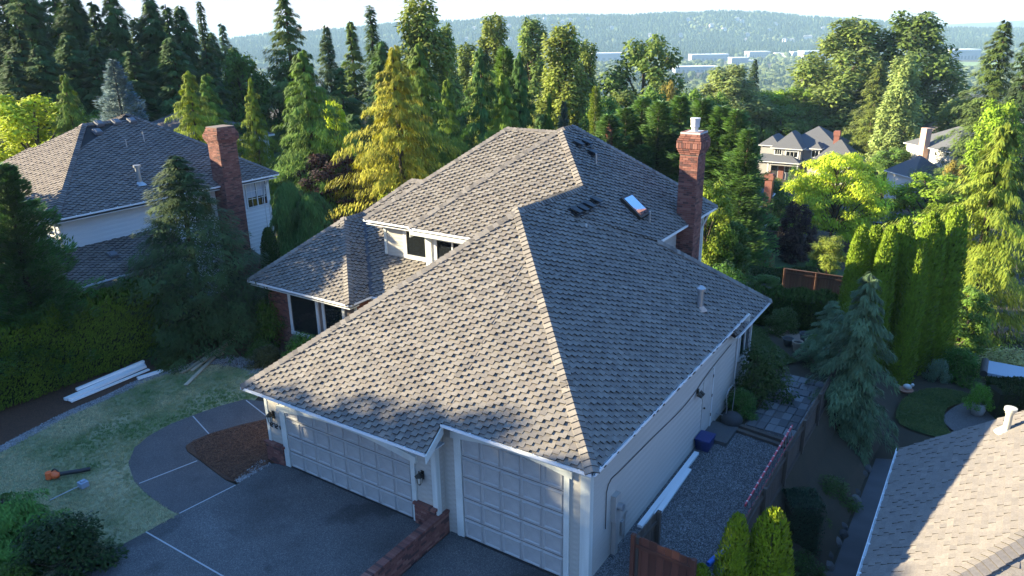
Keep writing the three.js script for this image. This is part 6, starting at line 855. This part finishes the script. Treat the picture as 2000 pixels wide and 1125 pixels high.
const TREES = [
  ['forest','forest',-72.7,24.8,20.4,3.04,'tall dark forest conifer behind the left house','dark conifers of the forest behind the left house'],
  ['forest','forest',-68.1,25.6,21.3,2.71,'tall dark forest conifer behind the left house','dark conifers of the forest behind the left house'],
  ['forest','forest',-63.5,25.3,19.4,2.64,'tall dark forest conifer behind the left house','dark conifers of the forest behind the left house'],
  ['forest','forest',-66.1,29.2,21.6,2.79,'tall dark forest conifer behind the left house','dark conifers of the forest behind the left house'],
  ['forest','forest',-57.3,26.4,18.5,2.56,'tall dark forest conifer behind the left house','dark conifers of the forest behind the left house'],
  ['forest','forest',-68.0,34.4,20.2,2.47,'tall dark forest conifer behind the left house','dark conifers of the forest behind the left house'],
  ['forest','forest',-56.2,29.6,19.1,2.40,'tall dark forest conifer behind the left house','dark conifers of the forest behind the left house'],
  ['forest','forest',-68.0,38.7,19.9,2.30,'tall dark forest conifer behind the left house','dark conifers of the forest behind the left house'],
  ['forest','forest',-54.9,32.6,19.1,2.71,'tall dark forest conifer behind the left house','dark conifers of the forest behind the left house'],
  ['forest','forest',-57.4,36.0,20.1,2.34,'tall dark forest conifer behind the left house','dark conifers of the forest behind the left house'],
  ['forest','forest',-50.3,32.7,18.3,2.40,'tall dark forest conifer behind the left house','dark conifers of the forest behind the left house'],
  ['forest','forest',-53.8,19.7,14.1,2.34,'tall dark forest conifer behind the left house','dark conifers of the forest behind the left house'],
  ['forest','forest',-52.3,22.9,13.6,2.41,'tall dark forest conifer behind the left house','dark conifers of the forest behind the left house'],
  ['forest','forest',-49.5,26.7,13.1,2.49,'tall dark forest conifer behind the left house','dark conifers of the forest behind the left house'],
  ['forest','forest',-46.8,28.9,14.4,2.49,'tall dark forest conifer behind the left house','dark conifers of the forest behind the left house'],
  ['forest','forest',-47.7,33.0,14.8,2.16,'tall dark forest conifer behind the left house','dark conifers of the forest behind the left house'],
  ['forest','forest',-87.7,32.4,21.9,3.01,'tall dark forest conifer behind the left house','dark conifers of the forest behind the left house'],
  ['forest','forest',-87.1,35.0,21.6,3.08,'tall dark forest conifer behind the left house','dark conifers of the forest behind the left house'],
  ['forest','forest',-86.7,37.3,21.2,3.15,'tall dark forest conifer behind the left house','dark conifers of the forest behind the left house'],
  ['forest','forest',-80.0,36.8,21.5,3.01,'tall dark forest conifer behind the left house','dark conifers of the forest behind the left house'],
  ['forest','forest',-79.5,39.1,20.8,3.08,'tall dark forest conifer behind the left house','dark conifers of the forest behind the left house'],
  ['forest','forest',-79.3,41.3,20.4,2.84,'tall dark forest conifer behind the left house','dark conifers of the forest behind the left house'],
  ['forest','forest',-74.9,41.4,19.5,2.47,'tall dark forest conifer behind the left house','dark conifers of the forest behind the left house'],
  ['forest','forest',-77.2,45.4,21.8,2.90,'tall dark forest conifer behind the left house','dark conifers of the forest behind the left house'],
  ['forest','forest',-71.4,44.0,21.0,2.77,'tall dark forest conifer behind the left house','dark conifers of the forest behind the left house'],
  ['forest','forest',-66.5,44.4,20.4,2.41,'tall dark forest conifer behind the left house','dark conifers of the forest behind the left house'],
  ['forest','forest',-67.7,48.2,20.1,2.52,'tall dark forest conifer behind the left house','dark conifers of the forest behind the left house'],
  ['forest','forest',-50.3,23.9,13.2,2.19,'tall dark forest conifer behind the left house','dark conifers of the forest behind the left house'],
  ['forest','forest',-51.9,20.2,12.3,2.34,'tall dark forest conifer behind the left house','dark conifers of the forest behind the left house'],
  ['forest','forest',-51.5,17.7,11.5,2.26,'tall dark forest conifer behind the left house','dark conifers of the forest behind the left house'],
  ['spire','forest',-62.0,43.2,22.3,1.90,'thin pointed dark fir rising above the forest, left of the sky gap'],
  ['forest','hazefir',-92.2,68.3,23.2,2.47,'bluish distant fir at the right end of the left forest'],
  ['forest','forest2',-67.7,51.3,18.8,2.60,'short fir in front of the hazy hill at the forest end'],
  ['maple','yellow',-41.2,13.4,9.0,3.03,'bright yellow green maple at the left edge behind the left house'],
  ['deodar','deodar',-37.0,14.2,10.3,1.80,'sparse green deodar between yellow maple and blue spruce'],
  ['blue','blue',-41.5,20.3,11.2,2.44,'blue spruce above the left house roof'],
  ['maple','midgreen',-45.8,19.8,7.5,1.85,'dark green tree behind the blue spruce'],
  ['deodar','golden',-31.9,20.0,10.5,2.23,'golden green cypress right of the left house ridge'],
  ['deodar','cyp',-33.5,22.6,10.5,2.26,'green cypress just behind the golden green cypress'],
  ['round','pine',-48.4,37.3,15.4,2.79,'rounded dark green pine below the hazy hill gap'],
  ['round','pine',-46.8,40.3,14.6,2.86,'rounded pine below the layered fir'],
  ['deodar','golden2',-29.9,23.6,10.4,1.29,'slim yellowish cypress left of the big green deodar'],
  ['deodar','deodar2',-23.8,23.4,12.3,3.17,'big green deodar with drooping arms beside the golden one'],
  ['fir','fir',-44.2,39.9,21.7,3.70,'dark layered fir standing alone against the white sky'],
  ['fir','firdark',-56.0,56.3,21.6,2.99,'narrow dark fir right of the lone layered fir'],
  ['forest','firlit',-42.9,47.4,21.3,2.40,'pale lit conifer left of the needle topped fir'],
  ['spire','forest',-39.9,47.3,22.3,2.34,'needle topped dark fir against the sky, left of the tall poplar'],
  ['forest','forest2',-37.0,39.4,14.9,2.40,'dark conifer behind the bright yellow shrub'],
  ['forest','forest2',-31.1,39.0,16.8,2.26,'dark conifer filling the gap behind the golden deodar'],
  ['cotton','cottonlit',-35.8,50.2,23.2,3.12,'tall upright cottonwood reaching the top of the picture'],
  ['cotton','cotton',-35.8,54.2,21.0,1.64,'dark side tree right of the tall upright cottonwood'],
  ['maple','brightyellow',-26.1,28.0,9.7,1.00,'bright yellow shrub tree between the green and golden deodars'],
  ['deodar','gold',-15.2,22.8,12.5,2.85,'golden yellow deodar behind the main house'],
  ['deodar','deodar',-16.0,26.2,13.3,2.71,'green deodar merging with the golden one on its right'],
  ['maple','purple',-21.0,22.6,5.7,2.14,'dark purple leaved tree below the golden deodar'],
  ['deodar','deodar3',-13.3,29.1,13.6,2.35,'dark drooping deodar left of centre behind the ridge'],
  ['cypress','cyp',-13.1,31.7,14.2,1.75,'upright dark green cypress among the central deodars'],
  ['deodar','deodar3',-11.6,31.3,13.8,1.88,'drooping tipped deodar right of centre behind the ridge'],
  ['deodar','deodarlit',-9.4,26.0,11.4,2.00,'sunlit yellow green deodar in front of the central group'],
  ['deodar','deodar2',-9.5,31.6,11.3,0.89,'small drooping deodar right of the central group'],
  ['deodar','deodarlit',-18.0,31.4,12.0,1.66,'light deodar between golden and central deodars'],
  ['blue','slate',-9.6,33.8,11.2,1.07,'slate blue conifer just above the roof peak'],
  ['cotton','cottonlit',-51.0,85.4,24.8,3.07,'pale lit cottonwood with bushy top left of the dark one'],
  ['cotton','cotton',-43.7,84.8,24.0,2.96,'dark cottonwood right of the pale bushy one'],
  ['cotton','olive',-57.2,87.1,20.8,2.83,'olive coloured tree below the pale cottonwood'],
  ['cotton','cottonlit',-27.3,64.8,21.1,3.02,'lit leaning cottonwood standing before the valley'],
  ['cotton','olive',-27.7,71.4,19.6,1.85,'olive tree close behind the lit leaning cottonwood'],
  ['round','cotton',-28.7,91.2,22.3,5.45,'grey green spreading cottonwood before the warehouses'],
  ['cypress','golden2',-16.4,51.9,15.1,1.20,'small golden conifer right of the leaning cottonwood'],
  ['cotton','olive',-27.5,81.4,14.1,2.74,'olive tree below the spreading cottonwood'],
  ['round','orange',-22.6,85.1,15.8,1.71,'tree with orange tinged crown above the cypress row'],
  ['maple','midgreen',-21.4,63.1,13.7,2.53,'mid green tree above the roof peak on the right'],
  ['cypress','leyland',-10.4,42.6,11.9,1.64,'first dark green cypress in the dense row right of the roof peak, counted from the left','dark cypress row behind the main house'],
  ['cypress','leyland',-10.3,45.4,12.9,1.70,'second dark green cypress in the dense row right of the roof peak, counted from the left','dark cypress row behind the main house'],
  ['cypress','leyland',-9.6,47.4,14.0,1.73,'third dark green cypress in the dense row right of the roof peak, counted from the left','dark cypress row behind the main house'],
  ['cypress','leyland',-7.1,45.2,13.5,1.73,'fourth dark green cypress in the dense row right of the roof peak, counted from the left','dark cypress row behind the main house'],
  ['cypress','leyland',-6.6,48.1,14.3,1.78,'fifth dark green cypress in the dense row right of the roof peak, counted from the left','dark cypress row behind the main house'],
  ['cypress','leyland',-4.0,46.1,13.9,1.82,'sixth dark green cypress in the dense row right of the roof peak, counted from the left','dark cypress row behind the main house'],
  ['cypress','leyland',-2.3,45.8,13.4,1.79,'seventh dark green cypress in the dense row right of the roof peak, counted from the left','dark cypress row behind the main house'],
  ['cypress','leyland',-0.9,45.3,13.1,1.56,'eighth dark green cypress in the dense row right of the roof peak, counted from the left','dark cypress row behind the main house'],
  ['cypress','leyland',0.3,44.3,11.6,1.34,'ninth dark green cypress in the dense row right of the roof peak, counted from the left','dark cypress row behind the main house'],
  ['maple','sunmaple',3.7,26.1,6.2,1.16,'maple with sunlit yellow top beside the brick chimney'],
  ['maple','greenbush',4.7,27.0,4.0,1.12,'dark lower bush tree beside the right wall of the main house'],
  ['cotton','willow',-32.3,141.9,18.4,6.17,'pale grey willow before the valley'],
  ['fir','firdark',-34.9,168.3,19.5,2.95,'dark fir right of the pale willow'],
  ['maple','lime',-27.5,153.2,13.3,5.95,'lime green maple above the grey house'],
  ['maple','locustgreen',-22.4,159.1,13.6,6.03,'green maple above the roof of the grey house'],
  ['round','midgreen',-14.9,159.0,13.6,3.31,'dense oval dark green tree right of the lime maples'],
  ['cotton','cottonpale',-13.1,158.2,27.0,7.71,'huge pale green cottonwood, left half of the tallest pair'],
  ['cotton','cottondark',-2.1,160.7,28.1,7.00,'huge dark cottonwood, right half of the tallest pair'],
  ['cotton','silver',1.2,124.7,21.3,2.91,'silvery poplar in front of the huge cottonwoods'],
  ['fir','drooping',-3.7,133.8,20.4,3.95,'drooping olive fir right of the grey house'],
  ['cotton','olive',-23.1,173.2,18.9,3.49,'pale tree beside the highway ramp'],
  ['maple','midgreen',2.1,117.1,7.7,3.18,'round green tree between the two grey houses'],
  ['round','midgreen',-7.3,154.8,9.5,4.11,'dark tree behind the drooping fir'],
  ['fir','fir',14.0,107.4,25.8,4.93,'big dark fir at the right edge of the picture'],
  ['fir','firdark',17.3,101.7,24.8,3.70,'second dark fir cut by the right edge'],
  ['cotton','olive',10.2,130.4,14.5,4.52,'olive tree below the dark fir at the right edge'],
  ['maple','locustgreen',2.7,188.9,11.1,5.30,'green tree behind the right grey house'],
  ['maple','lime',15.5,96.9,15.5,2.77,'lime green tree below the right edge fir'],
  ['locust','locust',3.5,64.9,9.1,4.69,'bright yellow locust tree in the middle of the right gardens'],
  ['maple','lime',11.6,67.0,7.5,3.12,'yellow green maple in front of the right grey house'],
  ['maple','orange',12.9,75.5,8.3,1.30,'small orange tinged tree by the right grey house'],
  ['deodar','bigdeodar',16.5,32.0,11.8,2.92,'large yellow green deodar cut by the right edge'],
  ['maple','midgreen',16.3,27.5,3.9,1.11,'shaded green tree below the large right deodar'],
  ['maple','greenbush',-4.1,61.6,3.8,1.54,'bush at the far end of the tan fence'],
  ['maple','purple',2.3,55.2,5.8,1.36,'small purple tree behind the grey board fence'],
  ['pine','pine2',8.9,33.0,4.1,1.06,'small leaning pine with bare pinkish trunk'],
  ['shrub','greenbush',-0.1,58.8,5.9,1.68,'green bush beside the small brick chimney'],
  ['round','midgreen',5.8,49.1,3.3,1.03,'dark round tree below the yellow locust'],
  ['arb','arb',12.3,20.2,4.9,0.45,'leftmost and slimmest arborvitae of the tall group'],
  ['arb','arb',12.7,21.1,4.9,0.50,'second arborvitae from the left in the tall group'],
  ['arb','arb',13.4,19.8,6.3,0.45,'short rounded arborvitae in front of the tall group'],
  ['arb','arb',13.7,21.9,7.1,0.54,'arborvitae in the middle of the tall group'],
  ['arb','arb',14.5,20.3,6.5,0.47,'front arborvitae right of the short rounded one'],
  ['arb','arb',14.6,23.1,7.4,0.59,'second tallest arborvitae with a golden top'],
  ['arb','arb',15.4,24.4,7.7,0.69,'tallest arborvitae at the right end of the group'],
  ['arb','arb',12.6,16.9,2.4,0.40,'short lit arborvitae at the left foot of the group'],
  ['atlas','atlas',13.6,13.6,6.6,1.28,'weeping blue cedar in front of the tall arborvitae'],
  ['atlas','atlas',12.2,16.2,2.7,1.03,'smaller blue cedar half behind the weeping one'],
  ['spruce','spruce',-11.3,5.0,8.1,2.59,'dark spruce in the front garden left of the entrance'],
  ['leyland','leyl',-13.1,-0.7,8.4,1.82,'lush green cypress at the left edge of the picture'],
  ['weep','weep',-12.9,11.7,5.8,1.01,'tall weeping juniper beside the white corner wall'],
  ['weep','weep',-11.5,11.8,5.4,1.00,'lower weeping juniper mound beside the taller one'],
  ['arb','darkarb',-11.6,9.2,4.0,0.43,'narrow dark conifer below the left house window'],
  ['round','midgreen',-13.4,52.5,11.9,1.92,'mid green tree of the slope below the near gardens','trees on the slope between the near houses and the valley'],
  ['round','midgreen',-22.1,145.5,10.7,4.62,'mid green tree of the slope below the near gardens','trees on the slope between the near houses and the valley'],
  ['round','midgreen',-16.5,151.6,10.4,4.69,'mid green tree of the slope below the near gardens','trees on the slope between the near houses and the valley'],
  ['round','midgreen',-10.7,152.5,9.6,4.11,'mid green tree of the slope below the near gardens','trees on the slope between the near houses and the valley'],
  ['round','midgreen',-19.1,84.6,14.9,2.35,'mid green tree of the slope below the near gardens','trees on the slope between the near houses and the valley'],
  ['round','midgreen',-16.9,88.3,14.6,2.40,'mid green tree of the slope below the near gardens','trees on the slope between the near houses and the valley'],
  ['round','midgreen',-21.9,79.2,14.7,2.60,'mid green tree of the slope below the near gardens','trees on the slope between the near houses and the valley'],
  ['round','midgreen',-19.4,67.6,12.5,2.33,'mid green tree of the slope below the near gardens','trees on the slope between the near houses and the valley'],
  ['round','midgreen',-19.0,59.1,12.4,2.14,'mid green tree of the slope below the near gardens','trees on the slope between the near houses and the valley'],
  ['round','midgreen',-27.7,142.8,13.2,4.11,'mid green tree of the slope below the near gardens','trees on the slope between the near houses and the valley'],
  ['round','midgreen',-10.4,166.4,12.5,4.93,'mid green tree of the slope below the near gardens','trees on the slope between the near houses and the valley'],
  ['round','midgreen',-2.5,168.3,10.6,4.87,'mid green tree of the slope below the near gardens','trees on the slope between the near houses and the valley'],
  ['forest','forest2',-33.4,29.4,6.8,2.34,'dark conifer filling the shade behind the deodars','dark conifers behind the deodars'],
  ['forest','forest2',-27.6,31.4,9.1,2.26,'dark conifer filling the shade behind the deodars','dark conifers behind the deodars'],
  ['forest','forest2',-20.4,33.5,9.4,2.19,'dark conifer filling the shade behind the deodars','dark conifers behind the deodars'],
  ['forest','forest2',-14.9,39.7,11.3,2.06,'dark conifer filling the shade behind the deodars','dark conifers behind the deodars'],
  ['forest','forest2',-36.8,27.6,7.6,2.12,'dark conifer filling the shade behind the deodars','dark conifers behind the deodars'],
  ['forest','forest2',-34.9,23.6,6.0,1.59,'dark conifer filling the shade behind the deodars','dark conifers behind the deodars'],
  ['forest','forest2',-33.6,32.7,9.9,2.19,'dark conifer filling the shade behind the deodars','dark conifers behind the deodars'],
];
const WIDER = { forest: 1.75, spire: 1.25, fir: 1.3, deodar: 1.6, cypress: 1.4, leyland: 1.25, forestB: 1.75, spruce: 1.3, arb: 1.28, weep: 1.2, blue: 1.2, bigdeodar: 1.02, cotton: 1.1, maple: 1.1, round: 1.1 };
for (const [type, colour, u, v, H, R, label, group] of TREES) plant(type === 'cotton' && R < 3.3 ? 'cottonB' : type === 'forest' && TREES.length && planted % 2 ? 'forestB' : type, colour === 'forest' ? C.forest.map((x) => x * (0.75 + 0.6 * hash2(planted, 1, 5))) : colour, u, v, H, R * (WIDER[type] ?? 1) * (label.includes('in the dense row right of the roof peak') ? 1.45 : 1), label, group);
// a belt of garden trees across the street on the left, behind the camera's left shoulder: it keeps the front garden in evening shade
for (let k = 0; k < 16; k++) { // spaced along a line square to the sun
  const w = 2.5 - k * 1.15, sd = -20.5 - (k % 2) * 2.6, H = mix(8.6, 12.9, clamp((0.3 - w) / 4.3, 0, 1)) + 0.7 * sstep(-2.2, -2.9, w) + 0.5 * sstep(-3.2, -3.7, w) - 0.8 * sstep(-5, -6.5, w) - 1.5 * sstep(0.6, 2, w) + (k % 2 ? 0.75 : 0) + 0.5 * (hash2(k, 3, 1) - 0.5);
  plant('round', 'midgreen', sd * 0.9 - w * 0.44, sd * 0.44 + w * 0.9, H, 2.5, 'tall garden tree in the row across the street, left of the view', 'garden trees across the street');
}
[[-19.5, -2.6, 8.6], [-20.8, -0.6, 9.4], [-18.4, -4.2, 8.2]].forEach(([u, v, H]) => plant('round', 'midgreen', u, v, H, 2.2, 'tall garden tree in the row across the street, left of the view', 'garden trees across the street'));
// shrubs and small plants
const S = (colour, u, v, H, R, label, z) => plant('shrub', colour, u, v, H, R, label, undefined, z);
S([0.05, 0.085, 0.015], -8.3, 6.05, 2.1, 0.75, 'rounded upright green shrub left of the living room window'); S([0.05, 0.095, 0.016], -5.05, 5.2, 1.55, 0.95, 'round clipped green shrub below the living room window'); S([0.06, 0.05, 0.025], -6.9, 4.75, 0.75, 0.75, 'low reddish green shrub in front of the living room window'); S([0.05, 0.08, 0.02], -7.7, 5.0, 0.7, 0.6, 'low loose shrub left of the reddish one'); S([0.045, 0.06, 0.02], -10.2, 2.6, 0.7, 0.8, 'low dark shrub between hedge end and spruce');
S([0.018, 0.032, 0.012], -1.3, -6.2, 1.5, 1.15, 'dense dark boxwood mound at the lower left corner'); S([0.05, 0.075, 0.012], -1.35, -7.4, 0.9, 0.7, 'yellowish sprigs at the foot of the boxwood mound');
S([0.035, 0.052, 0.018], 10.75, 11.75, 2.1, 1.05, 'big dark shrub beside the garage corner window'); S([0.05, 0.095, 0.03], 10.6, 10.45, 1.0, 0.55, 'lighter rhododendron in front of the big dark shrub'); S([0.04, 0.06, 0.02], 9.9, 18.9, 1.2, 0.75, 'rounded shrub left of the terrace pots'); S([0.09, 0.16, 0.02], 11.45, 17.2, 0.9, 0.3, 'leafy sprout standing among the terrace pots');
S([0.03, 0.048, 0.016], 13.75, 5.3, 0.9, 0.8, 'low dark shrub below the clipped juniper'); S([0.035, 0.055, 0.02], 13.7, 9.6, 0.9, 0.9, 'loose shrub under the blue cedar near the fence'); S([0.06, 0.09, 0.03], 13.9, 8.0, 0.5, 0.45, 'pale grassy tuft beside the lower bed stones'); S([0.09, 0.17, 0.03], 17.45, 18.6, 0.95, 0.45, 'bright green plant growing in the pale barrel planter', -1.45); S([0.05, 0.1, 0.025], 16.6, 23.3, 1.6, 1.0, 'green shrub below the large right deodar'); S([0.12, 0.16, 0.17], 15.9, 22.4, 1.1, 0.5, 'bluish shrub left of the green one below the deodar'); S([0.3, 0.24, 0.16], 18.4, 25.2, 1.6, 1.3, 'sunlit cream flowering shrub behind the garden shelter');
S([0.05, 0.085, 0.02], -10.9, 10.4, 1.3, 0.9, 'green shrub at the foot of the left chimney'); S([0.045, 0.07, 0.018], -10.6, 8.9, 1.2, 0.7, 'low shrub between spruce and living room roof'); S([0.26, 0.26, 0.03], -9.4, 15.5, 4.9, 1.1, 'bright yellow bush peeping over the living room ridge'); S([0.05, 0.1, 0.02], 5.9, 22.6, 2.0, 1.3, 'lit green bush at the left end of the laurel hedge'); S([0.045, 0.08, 0.02], 4.2, 31, 1.2, 1.0, 'green bush beyond the laurel hedge, near the lawn'); S([0.05, 0.085, 0.02], 4.4, 38, 0.8, 1.0, 'bush at the near edge of the pool lawn'); S([0.2, 0.2, 0.03], -14.2, 111.5, 2.2, 2.2, 'rounded yellow green bush before the grey house'); S([0.05, 0.09, 0.04], -11.9, 115.5, 4.0, 1.2, 'conical green bush beside the blue parked car'); S([0.05, 0.085, 0.02], -13, 105, 2.6, 3.0, 'dark green garden hedge before the grey house'); S([0.22, 0.13, 0.09], 1.9, 47.5, 2.2, 0.8, 'pinkish dry shrub in front of the blue pool'); S([0.05, 0.09, 0.02], 4.6, 53, 1.4, 0.5, 'small clipped bush at the grey board fence');
{ // feathery juniper at the lower left
  const o = plant('weep', [0.075, 0.14, 0.045], -3.0, -6.6, 1.75, 1.25, 'feathery light green juniper at the lower left edge'); o.name = numbered('juniper');
}
[[13.05, 1.75, 3.3, 0.5, 'left one of the two tall golden arborvitae in the foreground'], [13.72, 2.15, 3.45, 0.62, 'right and taller one of the two golden arborvitae in the foreground'], [12.45, 1.3, 2.0, 0.42, 'short golden arborvitae at the lower left of the pair'], [12.85, 1.05, 1.9, 0.4, 'short golden arborvitae between the pair and the picture edge']].forEach(([u, v, H, R, lab]) => plant('goldarb', [0.17, 0.19, 0.012], u, v, H, R, lab, undefined, -1.1));
// clipped hedges: a shell of upright sprays round a dense twig core
function hedge(name, label, pts, w, h, colour, n, o = {}) {
  const z0 = o.z ?? 0, t = thing(name, label, o.cat ?? 'hedge', pts[0][0], pts[0][1], z0), L = []; let tot = 0; for (let i = 0; i + 1 < pts.length; i++) { const l = Math.hypot(pts[i + 1][0] - pts[i][0], pts[i + 1][1] - pts[i][1]); L.push(l); tot += l; }
  const at = (s) => { let i = 0; while (i < L.length - 1 && s > L[i]) { s -= L[i]; i++; } const a = pts[i], b = pts[i + 1], k = s / L[i], d = [(b[0] - a[0]) / L[i], (b[1] - a[1]) / L[i]]; return [a[0] + (b[0] - a[0]) * k, a[1] + (b[1] - a[1]) * k, d]; };
  const bx = t.base.x, bz = t.base.z, g = shell({ seed: o.seed ?? 50, n, len: o.len ?? 0.16, wid: o.wid ?? 0.06, out: 0.6, up: o.up ?? 0.8, spot: (r) => {
    const s = r() * tot, [u, v, d] = at(s), wob = 1 + 0.22 * (fbm(s * 1.3, 2, 60) - 0.5), top = h * (1 + (o.wild ?? 0.18) * (fbm(s * 1.1, 7, 61) - 0.45) + (o.spikes ?? 0) * Math.max(0, vnoise(s * 3.1, 1, 62) - 0.55)), per = w * wob + 2 * top, q = r() * per; let x, y, nx = 0, ny = 0;
    if (q < top) { x = -w * wob / 2; y = q; nx = -1; } else if (q < top + w * wob) { x = q - top - w * wob / 2; y = top; ny = 1; } else { x = w * wob / 2; y = per - q; nx = 1; }
    const lump = 0.12 * (fbm(s * 2.2 + nx * 9, y * 2.2, 63) - 0.5) * 2, e = s < 0.25 || s > tot - 0.25 ? (r() - 0.5) * 0.2 : 0; x += nx * lump; y += ny * lump; const P3 = W(u + -d[1] * -x + e * d[0], v + d[0] * -x + e * d[1], z0 + y), N = W(d[1] * nx, -d[0] * nx, ny);
    return [[P3.x - bx, P3.y - t.base.y, P3.z - bz], unit3(N.x, N.y + 0.1, N.z), 0]; } });
  const f = shade(new THREE.Mesh(g, foliage(colour, 0.28))); f.name = 'foliage'; t.add(f);
  const core = new MB(); for (let i = 0; i + 1 < pts.length; i++) core.bar(W(pts[i][0], pts[i][1], z0 + h * 0.43), W(pts[i + 1][0], pts[i + 1][1], z0 + h * 0.43), w * 0.72, h * 0.84); core.build('twigs', mat([0.02, 0.022, 0.01], 1), t);
  return t;
}
hedge('arborvitae_hedge', 'long green arborvitae hedge between front lawn and white house', [[-12.6, -9], [-12.5, -3], [-12.4, 0], [-12.1, 3.4]], 1.5, 2.75, [0.12, 0.2, 0.02], 46000, { len: 0.18, spikes: 0.45, wild: 0.2, seed: 51 });
hedge('laurel_hedge', 'sunlit laurel hedge behind the garage corner', [[6.6, 19.6], [8.3, 20.2], [10, 20.6], [12.2, 20.9]], 1.5, 1.35, [0.06, 0.11, 0.018], 17000, { len: 0.2, wid: 0.1, seed: 52, wild: 0.4, z: -0.35, up: 0.5 });
hedge('clipped_juniper', 'bluish green clipped juniper block beside the board fence', [[13.25, 6.3], [13.95, 6.7]], 0.9, 1.85, [0.04, 0.085, 0.05], 14000, { len: 0.08, wid: 0.035, seed: 53, wild: 0.05, z: -1.85, cat: 'shrub' });
hedge('box_hedge', 'square clipped dark hedge behind the right roof', [[17.9, 18.9], [20.2, 20.2]], 1.2, 1.25, [0.035, 0.06, 0.014], 10000, { len: 0.1, wid: 0.05, seed: 54, wild: 0.05, z: -1.87 });
hedge('border_hedge', 'low green hedge strip at the edge of the pool lawn', [[2.2, 41], [6.8, 43.5]], 1.2, 0.8, [0.045, 0.08, 0.018], 6000, { len: 0.22, wid: 0.1, seed: 55, wild: 0.5, z: -5.6 });

renderer.render(scene, camera);
